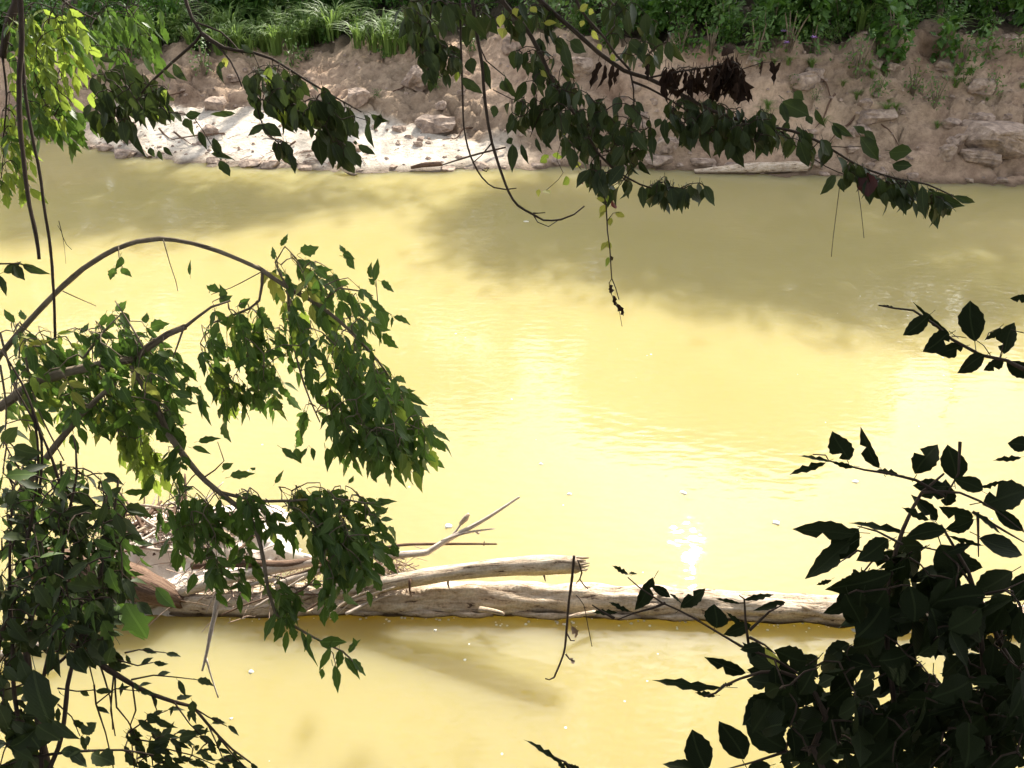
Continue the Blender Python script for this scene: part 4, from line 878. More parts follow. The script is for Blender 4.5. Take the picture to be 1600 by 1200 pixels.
for (bx, by, tx, ty, w_) in [(310, 690, 342, 686, 12), (300, 700, 330, 708, 10), (280, 695, 250, 737, 13), (275, 700, 258, 755, 12), (350, 735, 363, 722, 13), (360, 745, 395, 735, 16), (395, 735, 398, 730, 8), (430, 755, 445, 738, 9), (545, 755, 552, 742, 8), (585, 785, 620, 785, 12), (590, 780, 600, 790, 10), (245, 565, 270, 590, 14), (240, 575, 265, 545, 20), (255, 570, 285, 608, 17), (250, 570, 252, 600, 14), (175, 490, 168, 520, 14), (185, 490, 205, 512, 16), (180, 485, 200, 470, 14), (165, 490, 155, 515, 12), (230, 505, 228, 488, 12), (235, 512, 262, 510, 22), (298, 605, 315, 620, 12), (315, 612, 320, 655, 12), (310, 615, 330, 668, 10), (300, 895, 295, 930, 16), (318, 895, 335, 925, 17), (430, 960, 415, 1000, 16), (440, 965, 425, 1010, 20), (455, 980, 460, 1005, 14), (470, 985, 500, 1040, 11), (480, 990, 478, 1020, 12), (500, 1000, 540, 1010, 20), (515, 1010, 498, 1050, 12), (530, 1015, 528, 1050, 14), (545, 1020, 560, 1000, 10), (550, 1030, 575, 1055, 12), (540, 1025, 562, 1065, 12), (520, 1040, 530, 1085, 14), (505, 1045, 500, 1062, 10), (555, 1010, 552, 995, 8), (430, 930, 460, 960, 14), (20, 505, 8, 480, 12), (38, 500, 35, 482, 12), (440, 700, 470, 720, 12), (240, 740, 215, 790, 14), (195, 770, 235, 760, 14), (190, 775, 185, 830, 18), (175, 770, 150, 790, 12), (205, 640, 145, 690, 16)]:
    B.ex(bx, by, tx, ty, D - .04, 'leaflet', 'box', w_)
B.stem([(320, 745), (350, 720), (340, 690)], .003, .0015, D, 4, main=False); B.stem([(500, 1002), (520, 1020), (527, 1050)], .002, .0012, D, 4, main=False)
B.done()

# 3 dark shrub in the lower left corner
D = 2.35
b = base_at(-1.7, 1.1)
C = Plant('dark_shrub', 'dense dark green shrub filling the lower left corner', 'shrub', b)
for sp in ([(40, 1260), (60, 1100), (90, 950), (100, 820), (95, 720)], [(10, 1250), (20, 1050), (15, 900), (20, 760)], [(60, 1230), (110, 1050), (150, 920), (175, 820), (185, 750)], [(-30, 1150), (0, 1000), (40, 860), (60, 720), (50, 640)]):
    C.stem([b.lerp(at(*sp[0], D), .1), at(*sp[0], D)] + [at(*p, D) for p in sp[1:]], .008, .003, sides=6)
for sp in ([(95, 760), (70, 690), (20, 600)], [(100, 830), (120, 740), (115, 680)], [(60, 780), (65, 690), (35, 600), (0, 545)], [(110, 1020), (60, 1060), (0, 1080)], [(60, 1182), (110, 1175), (190, 1172), (240, 1180)]):
    C.stem(sp, .0045, .002, D, 5)
C.anch = [p for p in C.anch if proj(p)[1] < 1190]
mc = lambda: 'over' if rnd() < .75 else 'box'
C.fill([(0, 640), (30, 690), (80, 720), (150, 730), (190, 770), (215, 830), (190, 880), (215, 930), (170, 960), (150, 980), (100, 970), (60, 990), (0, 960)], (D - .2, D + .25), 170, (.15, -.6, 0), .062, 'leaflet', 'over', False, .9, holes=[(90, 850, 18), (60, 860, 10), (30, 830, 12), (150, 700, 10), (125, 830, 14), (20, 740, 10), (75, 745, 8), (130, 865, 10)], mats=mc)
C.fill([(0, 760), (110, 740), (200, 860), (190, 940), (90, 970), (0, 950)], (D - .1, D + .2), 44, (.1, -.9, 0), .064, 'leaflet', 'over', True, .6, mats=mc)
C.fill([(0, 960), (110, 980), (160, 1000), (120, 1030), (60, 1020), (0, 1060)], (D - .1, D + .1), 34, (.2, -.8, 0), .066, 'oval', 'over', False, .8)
C.fill([(0, 1060), (30, 1080), (60, 1150), (50, 1200), (0, 1200)], (D - .1, D + .1), 22, (.2, -.8, 0), .08, 'oval', 'over', False, .8)
C.fill([(100, 940), (160, 920), (190, 990), (150, 1000)], (D - .1, D + .1), 12, (.2, -.8, 0), .06, 'leaflet', 'over', False, .7)
for (bx, by, tx, ty, w_, k) in [(200, 940, 225, 1003, 52, 'lobed'), (215, 940, 240, 958, 16, 'oval'), (243, 918, 275, 950, 20, 'oval'), (55, 1045, 78, 1145, 52, 'lobed'), (30, 1030, 60, 1085, 22, 'oval'), (60, 1130, 92, 1160, 30, 'oval'), (80, 1125, 122, 1158, 16, 'oval'), (50, 1090, 28, 1092, 14, 'oval'), (20, 700, 62, 708, 26, 'oval'), (0, 690, 30, 670, 22, 'oval'), (130, 1148, 148, 1130, 22, 'broad'), (135, 1150, 140, 1165, 10, 'oval'), (145, 1175, 178, 1195, 30, 'broad'), (95, 1175, 128, 1170, 18, 'oval'), (110, 1172, 135, 1200, 18, 'oval'), (0, 1100, 12, 1140, 26, 'oval'), (15, 1165, 50, 1150, 24, 'oval'), (5, 425, 30, 410, 14, 'oval'), (35, 412, 72, 428, 14, 'oval'), (20, 415, 40, 435, 18, 'oval'), (0, 430, 12, 460, 10, 'oval'), (150, 812, 160, 818, 22, 'oval'), (190, 760, 160, 790, 14, 'oval'), (175, 1010, 170, 1040, 18, 'oval'), (85, 1000, 72, 1060, 12, 'oval')]:
    C.ex(bx, by, tx, ty, D - .1, k, 'box' if k == 'lobed' and by < 1000 or (bx, by) == (243, 918) else 'over', w_)
C.stem([(-30, 415), (0, 412), (30, 412), (50, 418)], .003, .0015, D - .1, 5)
C.done()

# 4 fine twiggy shrub at the bottom left
D = 2.55
b = base_at(-1.2, 1.35)
T = Plant('twiggy_shrub', 'open twiggy shrub with small narrow leaves at the bottom left', 'shrub', b)
s0 = T.stem([b, at(40, 1010, D + .1), at(100, 1005, D), at(135, 1020, D), at(170, 1047, D), at(212, 1072, D), at(237, 1085, D), at(272, 1097, D), at(302, 1104, D), at(325, 1132, D), at(362, 1170, D), at(392, 1192, D)], .011, .002)
s0 = s0[len(s0) // 2:]
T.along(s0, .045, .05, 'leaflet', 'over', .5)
for sp in ([(207, 1070), (212, 1110), (204, 1132), (210, 1200)], [(147, 1070), (150, 1100), (165, 1145), (178, 1205)], [(180, 1052), (182, 1105), (200, 1127), (212, 1150)], [(237, 1085), (245, 1110)], [(178, 1050), (173, 1110), (180, 1150)], [(135, 1020), (147, 1070)], [(155, 1035), (172, 1090), (176, 1140)]):
    T.stem(sp, .003, .0016, D, 5)
for sp, gp, sz in ([[(272, 1097), (297, 1132), (325, 1160)], .04, .046], [[(195, 1020), (217, 1015), (260, 1020)], .035, .042], [[(205, 1062), (240, 1055), (275, 1058), (308, 1062)], .022, .05], [[(210, 1155), (245, 1160), (290, 1150), (310, 1152)], .03, .06], [[(215, 1185), (260, 1170), (300, 1180), (335, 1195)], .03, .055], [[(150, 1100), (180, 1076), (220, 1080)], .05, .04], [[(90, 1075), (120, 1080), (150, 1078)], .04, .05], [[(200, 1145), (235, 1120), (262, 1110)], .035, .05], [[(325, 1132), (340, 1165), (350, 1190)], .03, .045], [[(180, 1030), (215, 1040), (240, 1035)], .03, .042], [[(90, 1100), (112, 1120), (125, 1150)], .035, .055], [[(300, 1104), (325, 1120), (355, 1135)], .04, .045], [[(340, 1150), (365, 1180), (385, 1200)], .022, .04]):
    q_ = T.stem(sp, .0025, .0012, D - .03, 4, main=False); T.along(q_, gp, sz, 'leaflet', 'over', .7, .05, spread=.6)
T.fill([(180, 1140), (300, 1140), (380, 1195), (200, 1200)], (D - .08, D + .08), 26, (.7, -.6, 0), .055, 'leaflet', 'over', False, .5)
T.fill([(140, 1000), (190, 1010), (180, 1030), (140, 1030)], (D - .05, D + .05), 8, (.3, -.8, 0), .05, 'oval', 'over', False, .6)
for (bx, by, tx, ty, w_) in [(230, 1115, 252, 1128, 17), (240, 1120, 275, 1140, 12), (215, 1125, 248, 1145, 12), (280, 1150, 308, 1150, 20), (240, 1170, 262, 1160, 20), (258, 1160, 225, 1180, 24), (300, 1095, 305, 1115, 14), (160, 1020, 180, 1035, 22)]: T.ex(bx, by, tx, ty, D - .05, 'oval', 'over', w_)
T.done()

# 5 sunlit branch top left, 6 vines
D = 3.4
b = at(-120, -160, D)
Y = Plant('sunlit_branch', 'bright yellow green leafy branch in sun at the top left corner', 'branch', b, bark='twig')
Y.stem([b + Vector((-.5, -.7, 3.6)), b + Vector((-.15, -.3, 1.3)), (-120, -160), (-40, -60), (25, -10), (12, 40), (4, 90)], .03, .012, D)
Y.stem([(-40, -60), (60, -30), (110, 10), (150, 30)], .008, .003, D)
Y.stem([(4, 60), (40, 80), (90, 60), (130, 50)], .004, .002, D)
Y.stem([(4, 90), (10, 150), (5, 220)], .005, .002, D)
Y.stem([(35, 82), (70, 120), (100, 150)], .003, .002, D)
my = lambda: random.choice(('young', 'young', 'young', 'young', 'box'))
Y.fill([(0, 0), (110, 0), (135, 50), (120, 95), (80, 60), (40, 70), (0, 40)], (D - .2, D + .2), 22, (.2, -.9, 0), 0.075, 'leaflet', 'young', True, .5, mats=my)
Y.fill([(0, 90), (60, 80), (105, 110), (85, 150), (65, 190), (30, 180), (0, 170)], (D - .2, D + .2), 22, (.1, -1, 0), 0.066, 'leaflet', 'box', True, .45, mats=lambda: random.choice(('box', 'young')))
Y.fill([(0, 150), (25, 160), (20, 230), (35, 260), (0, 275)], (D - .1, D + .1), 9, (.1, -1, 0), 0.066, 'leaflet', 'box', True, .5, mats=my)
Y.fill([(60, 160), (110, 150), (130, 170), (80, 190)], (D - .1, D + .1), 6, (.3, -.8, 0), 0.072, 'leaflet', 'box', True, .5)
Y.fill([(130, 0), (250, 0), (270, 40), (230, 70), (200, 100), (170, 60), (130, 40)], (D + .2, D + .7), 20, (.1, -1, 0), 0.075, 'leaflet', 'box', True, .5)
Y.done()
vd = 3.0
def vine(label, pts, d, r0, r1, subs=(), leaves=(), name='hanging_vine'):
    return hang(name, label, pts, d, r0, r1, 'twig', 'vine', subs, leaves)
vine('thick dark vine hanging through the sunlit leaves at the left', [(30, -40), (34, 60), (30, 120), (31, 190), (38, 260), (46, 320), (57, 370), (61, 405)], vd, .010, .006)
vine('long thin vine dropping straight to the arched stem', [(35, 90), (40, 150), (50, 210), (62, 270), (70, 330), (79, 390), (84, 460), (86, 530)], vd + .05, .006, .005)
vine('bare dark vine curling up at its tip in the middle of the picture', [(735, -30), (741, 25), (746, 60), (753, 100), (758, 160), (764, 200), (769, 224), (783, 269), (795, 300), (809, 321), (833, 335), (849, 344), (876, 343), (897, 335), (913, 322)], 3.3, .0075, .0028, [[(833, 335), (840, 347), (857, 354), (871, 345)], [(833, 333), (842, 333), (852, 332)], [(768, 224), (752, 243), (738, 255)]])
vine('finer bare vine hanging just left of the curling vine', [(718, -30), (720, 60), (723, 150), (725, 200), (735, 243), (753, 277), (772, 293), (790, 296), (807, 294)], 3.35, .0045, .0022, [[(753, 265), (760, 268), (764, 262)]])
vine('trailing vine with pale yellow green leaves and a red leaf', [(938, 250), (941, 292), (947, 320), (949, 360), (953, 390), (956, 435), (962, 450), (967, 468)], 3.1, .003, .0016, [[(956, 435), (952, 442), (953, 455), (960, 470), (968, 488), (972, 510)], [(949, 345), (958, 333), (968, 332)]],
     [(945, 312, 931, 312, 'oval', 'yellow', 10), (946, 305, 951, 315, 'oval', 'young', 10), (947, 320, 939, 337, 'oval', 'yellow', 13), (955, 322, 965, 320, 'broad', 'red', 14), (962, 331, 976, 340, 'oval', 'yellow', 10), (955, 340, 953, 354, 'oval', 'yellow', 9), (950, 380, 938, 390, 'oval', 'yellow', 10), (950, 376, 953, 390, 'oval', 'yellow', 9), (952, 402, 946, 416, 'oval', 'young', 8), (954, 400, 956, 408, 'dead', 'dead', 6), (952, 445, 956, 462, 'dead', 'dead', 9), (957, 462, 966, 478, 'dead', 'dead', 9), (964, 474, 974, 496, 'dead', 'dead', 10), (946, 330, 936, 340, 'oval', 'yellow', 6)])
vine('thread vine with loose pale green leaves beside the overhanging branch', [(890, 150), (885, 190), (876, 225), (870, 250), (880, 270), (862, 290), (850, 300)], 3.25, .0014, .0009, [],
     [(882, 212, 872, 208, 'oval', 'yellow', 14), (878, 228, 886, 218, 'oval', 'yellow', 10), (871, 238, 870, 250, 'broad', 'young', 16), (858, 243, 842, 254, 'broad', 'young', 13), (900, 262, 898, 250, 'broad', 'yellow', 18), (905, 270, 910, 286, 'broad', 'red', 10), (890, 280, 880, 287, 'broad', 'young', 14), (852, 297, 858, 302, 'oval', 'yellow', 14), (843, 296, 841, 306, 'oval', 'yellow', 8)])
vine('straight hair thin tendril under the right branch', [(1312, 290), (1307, 330), (1302, 370), (1299, 401)], 3.05, .0013, .001, name='tendril')
vine('curved hair thin tendril right of the straight one', [(1340, 292), (1345, 325), (1350, 372)], 3.05, .0013, .001, name='tendril')
vine('wispy dry tendril left of the arched stem', [(92, 345), (98, 370), (104, 382), (112, 390)], 3.0, .0014, .0009, [[(98, 368), (101, 390), (103, 412)], [(96, 362), (90, 352)]], name='tendril')

# 7 branch hanging from the top, left of the middle
D = 3.25
b = at(270, -120, D)
P = Plant('drooping_branch', 'dark drooping branch over the white sand bar left of the bare vines', 'branch', b)
P.stem([b + Vector((-.5, -.7, 3.6)), b + Vector((-.15, -.3, 1.3)), (270, -120), (285, -20), (300, 28), (315, 52), (292, 78), (270, 97), (245, 120), (232, 132), (210, 160)], .009, .0035, D)
P.stem([(315, 52), (350, 75), (395, 82), (425, 92), (470, 120), (520, 150), (565, 175)], .008, .0025, D)
P.stem([(325, 57), (360, 95), (378, 135)], .005, .002, D)
P.stem([(305, 35), (345, 50), (370, 75), (380, 85)], .004, .002, D)
P.stem([(510, 150), (515, 200), (530, 225), (550, 250)], .003, .0015, D)
P.stem([(400, 160), (412, 200), (440, 228), (466, 258)], .003, .0015, D - .05)
s4 = P.stem([(232, 150), (262, 175), (300, 180), (318, 205), (335, 235), (345, 250)], .0025, .0012, D)
mo = lambda: 'young' if rnd() < .04 else 'over'
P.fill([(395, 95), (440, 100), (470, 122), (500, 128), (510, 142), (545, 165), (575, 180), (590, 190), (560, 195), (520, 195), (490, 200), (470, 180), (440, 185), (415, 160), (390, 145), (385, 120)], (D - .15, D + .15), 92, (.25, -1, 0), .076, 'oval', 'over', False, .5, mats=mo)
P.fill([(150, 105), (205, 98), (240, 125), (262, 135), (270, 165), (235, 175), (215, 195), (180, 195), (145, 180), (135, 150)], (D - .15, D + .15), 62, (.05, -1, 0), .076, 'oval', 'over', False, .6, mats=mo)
P.fill([(470, 190), (520, 195), (545, 225), (560, 260), (535, 250), (505, 225), (480, 205)], (D - .1, D + .1), 16, (.3, -1, 0), .08, 'oval', 'over', False, .4)
P.fill([(425, 215), (450, 222), (465, 250), (455, 250), (430, 235)], (D - .1, D + .1), 11, (.3, -1, 0), .065, 'oval', 'over', False, .5)
P.along(s4, .07, .065, 'oval', 'over', .8, .1)
for (bx, by, tx, ty, w_) in [(405, 188, 402, 168, 17), (412, 192, 438, 215, 22), (415, 195, 386, 213, 12), (395, 83, 372, 70, 10), (270, 100, 290, 126, 14), (255, 110, 274, 123, 8), (155, 90, 178, 95, 8), (368, 178, 326, 178, 11), (290, 180, 312, 176, 14), (288, 185, 298, 200, 14), (310, 205, 325, 232, 12), (335, 215, 345, 250, 14), (330, 240, 365, 245, 11), (560, 225, 585, 243, 12), (555, 220, 557, 226, 6), (550, 235, 562, 262, 20), (580, 178, 605, 193, 12), (595, 178, 587, 205, 12), (350, 95, 343, 110, 9), (352, 90, 354, 104, 10), (342, 100, 346, 128, 9), (175, 205, 170, 226, 18), (165, 200, 158, 215, 12), (235, 230, 240, 245, 11), (247, 235, 254, 250, 8), (255, 230, 270, 242, 9), (195, 185, 225, 245, 14), (510, 170, 514, 195, 14)]:
    P.ex(bx, by, tx, ty, D - .05, 'oval', 'yellow' if (bx, by) == (352, 90) else ('young' if (bx, by) == (510, 170) else 'over'), w_)
P.done()
# 8 small branch hanging behind the bare vines
D = 3.35
b = at(690, -120, D)
Q = Plant('drooping_branch', 'short dark leafy branch behind the bare vines at top middle', 'branch', b)
Q.stem([b + Vector((-.5, -.7, 3.6)), b + Vector((-.15, -.3, 1.3)), (690, -120), (680, -20), (672, 40), (690, 70), (715, 85)], .007, .002, D)
Q.stem([(672, 30), (655, 60), (665, 95), (690, 120)], .004, .0015, D); Q.stem([(746, 60), (760, 95), (790, 120), (800, 150)], .003, .0015, D)
Q.fill([(640, 40), (690, 50), (715, 80), (725, 100), (700, 110), (685, 125), (665, 110), (650, 85)], (D - .1, D + .1), 36, (.1, -1, 0), .075, 'oval', 'over', False, .5)
Q.fill([(620, 0), (760, 0), (750, 40), (640, 40)], (D - .1, D + .2), 30, (.1, -1, 0), .076, 'oval', 'over', False, .6)
for (bx, by, tx, ty, w_) in [(645, 45, 648, 82, 16), (715, 85, 708, 115, 20), (735, 90, 740, 115, 20), (755, 95, 768, 138, 15), (722, 120, 752, 148, 16), (790, 120, 805, 155, 14), (785, 125, 792, 145, 14), (680, 110, 675, 125, 15), (700, 115, 702, 138, 9), (665, 108, 660, 112, 10)]: Q.ex(bx, by, tx, ty, D - .04, 'oval', 'over', w_)
Q.ex(716, 112, 713, 128, D - .05, 'oval', 'young', 9)
Q.done()

# 9 the long branch over the upper right
D = 3.1
b = at(820, -150, D)
O = Plant('overhanging_branch', 'long dark leafy branch reaching across the shaded far bank to the right', 'branch', b, bark='twig')
O.stem([b + Vector((-.5, -.7, 3.6)), b + Vector((-.15, -.3, 1.3)), (820, -150), (830, -25), (852, 8), (895, 46), (935, 82), (975, 110), (1012, 122), (1060, 145), (1110, 172), (1165, 190), (1238, 205), (1280, 222), (1310, 240), (1346, 261), (1400, 279), (1448, 288), (1500, 312)], .010, .0025, D)
O.stem([(770, -60), (787, 4), (817, 37), (840, 75), (857, 112), (872, 140), (892, 170), (915, 205), (935, 240), (960, 265), (1000, 288), (1025, 296)], .009, .0025, D)
O.stem([(895, -30), (905, 12), (945, 60), (962, 85), (985, 110)], .005, .004, D)
O.stem([(985, 112), (990, 140), (990, 160)], .004, .002, D); O.stem([(987, 127), (1012, 137), (1050, 158), (1090, 185), (1130, 215)], .005, .002, D)
O.stem([(1220, 205), (1240, 225), (1290, 260), (1340, 280)], .003, .0015, D); O.stem([(1285, 228), (1320, 230), (1355, 228)], .002, .001, D)
O.stem([(770, 140), (800, 155), (815, 158)], .002, .001, D); O.stem([(845, 175), (832, 205), (828, 215)], .002, .001, D)
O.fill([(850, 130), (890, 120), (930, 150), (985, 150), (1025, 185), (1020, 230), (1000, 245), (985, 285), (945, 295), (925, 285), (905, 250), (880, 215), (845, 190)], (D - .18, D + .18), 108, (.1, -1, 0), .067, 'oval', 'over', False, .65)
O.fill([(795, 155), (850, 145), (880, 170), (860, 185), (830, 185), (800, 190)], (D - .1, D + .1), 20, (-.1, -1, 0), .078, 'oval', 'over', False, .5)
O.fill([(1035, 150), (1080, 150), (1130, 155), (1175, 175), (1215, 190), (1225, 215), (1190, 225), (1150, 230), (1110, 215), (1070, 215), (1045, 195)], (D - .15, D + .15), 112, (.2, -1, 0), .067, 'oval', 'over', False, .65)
O.fill([(1300, 240), (1345, 258), (1400, 275), (1450, 290), (1490, 310), (1470, 320), (1430, 320), (1400, 310), (1370, 290), (1320, 270)], (D - .1, D + .1), 62, (.5, -.9, 0), .074, 'oval', 'over', False, .4)
O.fill([(1010, 285), (1040, 275), (1060, 288), (1095, 285), (1110, 300), (1080, 305), (1040, 308), (1005, 305)], (D - .08, D + .08), 24, (.2, -1, 0), .07, 'oval', 'over', False, .5)
O.fill([(790, 70), (850, 70), (890, 110), (920, 140), (880, 150), (820, 130)], (D - .1, D + .15), 24, (.1, -1, 0), .067, 'oval', 'over', False, .65)
O.fill([(1180, 165), (1240, 190), (1300, 225), (1290, 240), (1230, 225), (1180, 210)], (D - .1, D + .1), 22, (.3, -1, 0), .072, 'oval', 'over', False, .5)
O.fill([(900, 0), (1000, 0), (1060, 60), (1000, 100), (960, 60)], (D, D + .3), 26, (.2, -1, 0), .075, 'oval', 'over', False, .6)
O.fill([(640, 0), (860, 0), (880, 60), (840, 90), (790, 40)], (D - .1, D + .2), 34, (.2, -1, 0), .075, 'oval', 'over', False, .6)
for (bx, by, tx, ty, w_) in [(890, 65, 918, 78, 22), (880, 70, 895, 115, 18), (1000, 85, 985, 62, 20), (1000, 70, 1008, 100, 14), (1225, 155, 1262, 185, 32), (1222, 160, 1230, 195, 14), (1240, 145, 1258, 155, 20), (1275, 170, 1287, 200, 11), (1262, 180, 1268, 195, 12), (1300, 192, 1335, 215, 13), (1300, 195, 1318, 218, 10), (1350, 210, 1335, 195, 12), (1350, 205, 1372, 220, 14), (1345, 212, 1380, 248, 22), (1390, 235, 1425, 240, 26), (1395, 255, 1425, 262, 18), (1240, 215, 1225, 245, 16), (1255, 215, 1265, 250, 18), (1307, 275, 1282, 303, 18), (1315, 278, 1317, 300, 12), (1410, 290, 1415, 336, 20), (1440, 290, 1448, 342, 18), (1455, 300, 1510, 327, 20), (1490, 305, 1530, 318, 12), (1470, 300, 1470, 335, 14), (1385, 300, 1382, 322, 14), (1150, 225, 1158, 262, 22), (1125, 210, 1125, 245, 14), (1190, 215, 1197, 245, 16), (1045, 215, 1042, 225, 10), (1040, 185, 1040, 222, 15), (1032, 185, 1025, 200, 12), (1005, 290, 1003, 325, 14), (1050, 295, 1052, 330, 18), (1100, 290, 1120, 320, 16), (1075, 300, 1075, 320, 8), (1038, 300, 1018, 322, 14), (1000, 250, 1012, 275, 12), (800, 225, 805, 268, 18), (815, 225, 825, 255, 10), (795, 215, 800, 225, 12), (838, 215, 845, 240, 8), (848, 208, 860, 235, 9), (775, 165, 770, 183, 14), (1165, 205, 1175, 230, 14)]:
    O.ex(bx, by, tx, ty, D - .06, 'oval', 'over', w_)
O.ex(1350, 268, 1355, 308, D - .05, 'broad', 'maroon', 30)
for (bx, by, tx, ty, w_) in [(785, 22, 782, 42, 14), (805, 12, 812, 30, 16), (790, 45, 783, 58, 18), (830, 10, 838, 20, 12), (850, 35, 870, 36, 10), (905, 15, 920, 8, 12), (920, 15, 928, 20, 10), (912, 32, 908, 42, 9), (925, 48, 935, 62, 9), (935, 68, 940, 78, 8), (955, 85, 962, 95, 9), (845, 110, 855, 120, 8)]:
    O.ex(bx, by, tx, ty, D - .08, 'oval', 'yellow', w_)
# withered leaves clinging to the branch
O.anch = O.stem([(1012, 122), (1060, 112), (1110, 105), (1150, 100), (1165, 130)], .004, .002, D)
O.fill([(1040, 105), (1110, 102), (1142, 75), (1158, 105), (1165, 130), (1120, 125), (1060, 120)], (D - .1, D + .1), 52, (0, -1, 0), .085, 'dead', 'dead', False, .25)
for (bx, by, tx, ty, w_) in [(935, 95, 922, 145, 14), (945, 100, 935, 140, 12), (955, 100, 958, 138, 12), (965, 105, 962, 130, 9), (1010, 100, 1018, 130, 12), (1040, 105, 1035, 155, 12), (1060, 115, 1052, 150, 9), (1160, 130, 1175, 160, 9), (1165, 135, 1172, 165, 8), (1130, 90, 1145, 60, 20), (1205, 95, 1208, 132, 12), (1190, 95, 1192, 120, 7), (1220, 97, 1205, 122, 6)]: O.ex(bx, by, tx, ty, D - .05, 'dead', 'dead', w_)
O.stem([(1160, 108), (1190, 98), (1222, 95)], .0018, .001, D, 4)
O.done()

# 10 dark shrub at the lower right
D = 1.9
b = base_at(1.35, 1.05)
G = Plant('dark_shrub', 'near black leafy shrub with large toothed leaves at the lower right', 'shrub', b, part='stem')
for sp in ([(1420, 1260), (1400, 1120), (1385, 980), (1400, 860), (1440, 770), (1475, 740)], [(1560, 1250), (1540, 1080), (1525, 930), (1500, 870), (1470, 820)], [(1300, 1230), (1290, 1120), (1250, 1060), (1190, 1050), (1130, 1072)], [(1620, 1150), (1560, 1000), (1528, 928), (1495, 880)]):
    G.stem([b.lerp(at(*sp[0], D), .1), at(*sp[0], D)] + [at(*p, D) for p in sp[1:]], .008, .0025, sides=6)
for sp in ([(1475, 775), (1431, 750), (1390, 740), (1350, 734), (1295, 720), (1290, 711), (1270, 710)], [(1260, 1060), (1210, 1030), (1157, 1009), (1140, 999), (1083, 965), (1060, 953), (1035, 942), (998, 917), (981, 902)], [(1170, 1010), (1165, 973), (1163, 936), (1155, 930)], [(1171, 985), (1202, 956), (1225, 944)], [(1171, 996), (1195, 1008), (1212, 1022)], [(1228, 1174), (1180, 1190), (1134, 1202)], [(1300, 1160), (1228, 1174)], [(1410, 850), (1370, 830), (1340, 822)], [(1400, 880), (1340, 860), (1310, 880)], [(1520, 800), (1570, 830), (1605, 850)], [(1440, 770), (1500, 770), (1560, 800), (1605, 835)], [(1528, 800), (1529, 870)], [(1530, 930), (1570, 922), (1605, 905)], [(1500, 690), (1498, 740), (1475, 780)], [(1130, 1072), (1118, 1083), (1100, 1088)], [(1040, 942), (1020, 950), (990, 958), (965, 968)], [(960, 966), (940, 955), (925, 945)]):
    G.stem(sp, .0035, .0012, D - .02, 5)
an = [p for p in G.anch if 0 < proj(p)[1] < 1210]
E = [(1324, 720, 1303, 675, 36, 'broad'), (1376, 731, 1339, 672, 24, 'broad'), (1432, 742, 1466, 692, 36, 'broad'), (1491, 751, 1484, 695, 38, 'broad'), (1297, 721, 1249, 711, 9, 'wavy'), (1290, 722, 1235, 744, 14, 'wavy'), (1335, 728, 1298, 724, 11, 'wavy'), (1405, 742, 1369, 735, 13, 'wavy'), (1480, 760, 1427, 757, 22, 'broad'), (1482, 768, 1440, 776, 16, 'broad'), (1535, 768, 1493, 746, 26, 'broad'), (1532, 762, 1574, 750, 11, 'wavy'), (1533, 785, 1620, 765, 46, 'broad'), (1555, 792, 1602, 834, 22, 'broad'), (1522, 804, 1570, 833, 13, 'wavy'), (1522, 806, 1470, 798, 28, 'broad'), (1522, 812, 1478, 826, 24, 'broad'), (1462, 815, 1432, 772, 24, 'broad'), (1452, 812, 1410, 798, 14, 'wavy'), (1475, 790, 1485, 750, 30, 'broad'), (1480, 830, 1415, 835, 26, 'broad'), (1338, 832, 1244, 823, 26, 'broad'), (1330, 850, 1256, 898, 34, 'broad'), (1342, 826, 1292, 872, 40, 'broad'), (1415, 832, 1330, 816, 15, 'wavy'), (1390, 845, 1340, 874, 34, 'broad'), (1470, 850, 1494, 913, 58, 'broad'), (1482, 868, 1536, 893, 30, 'broad'), (1478, 862, 1522, 852, 16, 'broad'), (1482, 838, 1546, 855, 11, 'wavy'), (1530, 838, 1604, 868, 34, 'broad'), (1582, 893, 1521, 924, 36, 'broad'), (1606, 895, 1582, 940, 34, 'broad'), (1392, 892, 1296, 926, 40, 'broad'), (1299, 905, 1276, 915, 8, 'wavy'), (1340, 938, 1286, 957, 18, 'broad'), (1606, 700, 1577, 690, 26, 'broad'), (1596, 714, 1555, 722, 10, 'wavy'),
     (982, 897, 956, 886, 9, 'wavy'), (983, 897, 996, 895, 6, 'wavy'), (1022, 903, 993, 957, 22, 'broad'), (1018, 915, 1048, 934, 14, 'broad'), (1064, 951, 1104, 921, 20, 'broad'), (1046, 929, 1068, 942, 7, 'wavy'), (1116, 981, 1118, 945, 38, 'broad'), (1161, 975, 1134, 959, 11, 'wavy'), (1174, 978, 1131, 991, 22, 'broad'), (1163, 940, 1211, 926, 12, 'wavy'), (1228, 942, 1178, 951, 13, 'broad'), (1156, 941, 1117, 936, 7, 'wavy'), (1192, 1012, 1157, 1014, 17, 'broad'), (1195, 1026, 1160, 1008, 16, 'broad'), (1166, 1050, 1103, 1030, 22, 'broad'), (1128, 1073, 1021, 1073, 14, 'wavy'), (1118, 1086, 1086, 1083, 10, 'wavy'), (1145, 1068, 1128, 1073, 7, 'wavy'), (1104, 1205, 1084, 1140, 42, 'broad'), (1160, 1188, 1128, 1128, 42, 'broad'), (1230, 1172, 1166, 1126, 44, 'broad'), (1092, 1206, 1040, 1188, 24, 'broad'), (1204, 1196, 1166, 1204, 26, 'broad'), (1262, 1030, 1212, 1020, 40, 'broad'), (1245, 1060, 1170, 1045, 40, 'broad'), (1250, 1100, 1172, 1090, 44, 'broad'), (965, 956, 925, 960, 10, 'wavy'), (985, 955, 950, 944, 8, 'wavy')]
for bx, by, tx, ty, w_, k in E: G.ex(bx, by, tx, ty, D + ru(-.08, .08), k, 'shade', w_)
G.ex(1216, 1042, 1196, 1014, D, 'broad', 'yellow', 16)  # translucent lit leaf: its brightness is put into the yellow colour
G.anch = an
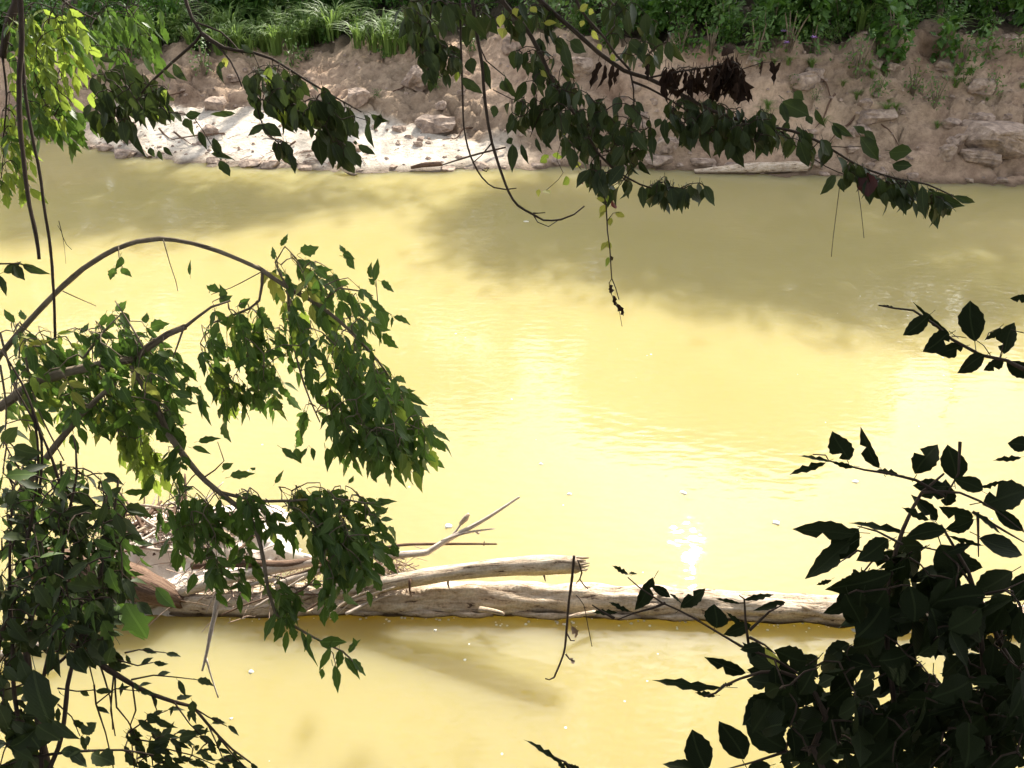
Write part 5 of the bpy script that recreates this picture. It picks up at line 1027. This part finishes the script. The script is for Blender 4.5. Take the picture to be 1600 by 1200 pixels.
HO = [(1478, 1030, 26), (1490, 1010, 18), (1485, 1072, 14), (1390, 1072, 15), (1350, 1120, 17), (1437, 1180, 20), (1522, 1010, 16), (1552, 1185, 10), (1475, 1128, 13), (1350, 985, 14), (1395, 992, 10), (1440, 990, 10), (1500, 840, 14), (1545, 920, 14), (1470, 925, 12), (1565, 945, 18), (1250, 1120, 10), (1225, 1150, 14), (1335, 1190, 10), (1296, 1060, 9), (1412, 1046, 8)]
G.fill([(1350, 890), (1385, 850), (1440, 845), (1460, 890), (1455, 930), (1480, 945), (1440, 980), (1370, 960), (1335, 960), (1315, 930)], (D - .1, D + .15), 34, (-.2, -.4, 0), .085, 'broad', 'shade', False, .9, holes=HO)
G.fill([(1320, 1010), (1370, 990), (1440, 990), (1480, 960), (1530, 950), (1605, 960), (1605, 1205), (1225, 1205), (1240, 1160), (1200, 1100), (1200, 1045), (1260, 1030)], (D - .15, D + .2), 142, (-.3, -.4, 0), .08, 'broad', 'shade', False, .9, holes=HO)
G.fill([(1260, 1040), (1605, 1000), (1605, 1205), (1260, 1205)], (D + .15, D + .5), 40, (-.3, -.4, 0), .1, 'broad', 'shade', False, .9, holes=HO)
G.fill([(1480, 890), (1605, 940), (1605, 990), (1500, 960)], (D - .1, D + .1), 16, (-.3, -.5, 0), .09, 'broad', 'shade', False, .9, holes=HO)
G.done()
# 11 twig with upright leaves at the right edge
D = 2.0
b = base_at(2.9, .9)
H = Plant('leafy_twig', 'dark twig with rounded upright leaves entering at the right edge', 'twig', b)
hp = H.stem([b, b + Vector((-.1, .2, .7)), at(1800, 640, D), at(1640, 590, D), (1600, 577), (1573, 563), (1533, 555), (1487, 530), (1462, 508), (1427, 485), (1400, 482), (1373, 477)], .0065, .0016, D)
H.along([v for v in hp if proj(v)[0] > 1680], .07, .085, 'broad', 'shade', .1, .1)
for sp in ([(1548, 556), (1537, 540), (1523, 530)], [(1487, 525), (1500, 526), (1510, 528)], [(1600, 520), (1590, 518), (1580, 515)], [(1562, 560), (1566, 545), (1568, 535)], [(1541, 530), (1545, 520), (1563, 512)]): H.stem(sp, .0014, .001, D, 4, main=False)
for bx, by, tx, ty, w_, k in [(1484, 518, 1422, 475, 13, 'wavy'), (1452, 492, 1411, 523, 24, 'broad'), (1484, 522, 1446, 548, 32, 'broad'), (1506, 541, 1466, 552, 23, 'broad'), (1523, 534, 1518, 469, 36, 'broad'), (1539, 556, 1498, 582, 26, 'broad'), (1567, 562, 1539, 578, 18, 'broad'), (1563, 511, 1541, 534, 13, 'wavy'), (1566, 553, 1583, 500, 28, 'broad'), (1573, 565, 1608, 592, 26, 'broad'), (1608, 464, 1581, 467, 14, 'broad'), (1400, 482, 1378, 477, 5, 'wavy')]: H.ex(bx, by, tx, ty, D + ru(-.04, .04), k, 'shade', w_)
H.done()
# 12 twig tip at the bottom edge
b = base_at(.35, 1.0)
K = Plant('leafy_twig', 'small dark twig tip poking up at the bottom edge', 'twig', b)
K.stem([b, at(930, 1290, 1.9), at(905, 1215, 1.9), (885, 1192), (865, 1182)], .004, .0014, 1.9)
for bx, by, tx, ty, w_ in [(873, 1190, 821, 1154, 12), (884, 1204, 868, 1185, 12), (900, 1208, 878, 1188, 9), (890, 1195, 912, 1204, 10)]: K.ex(bx, by, tx, ty, 1.9, 'wavy', 'shade', w_)
K.done()
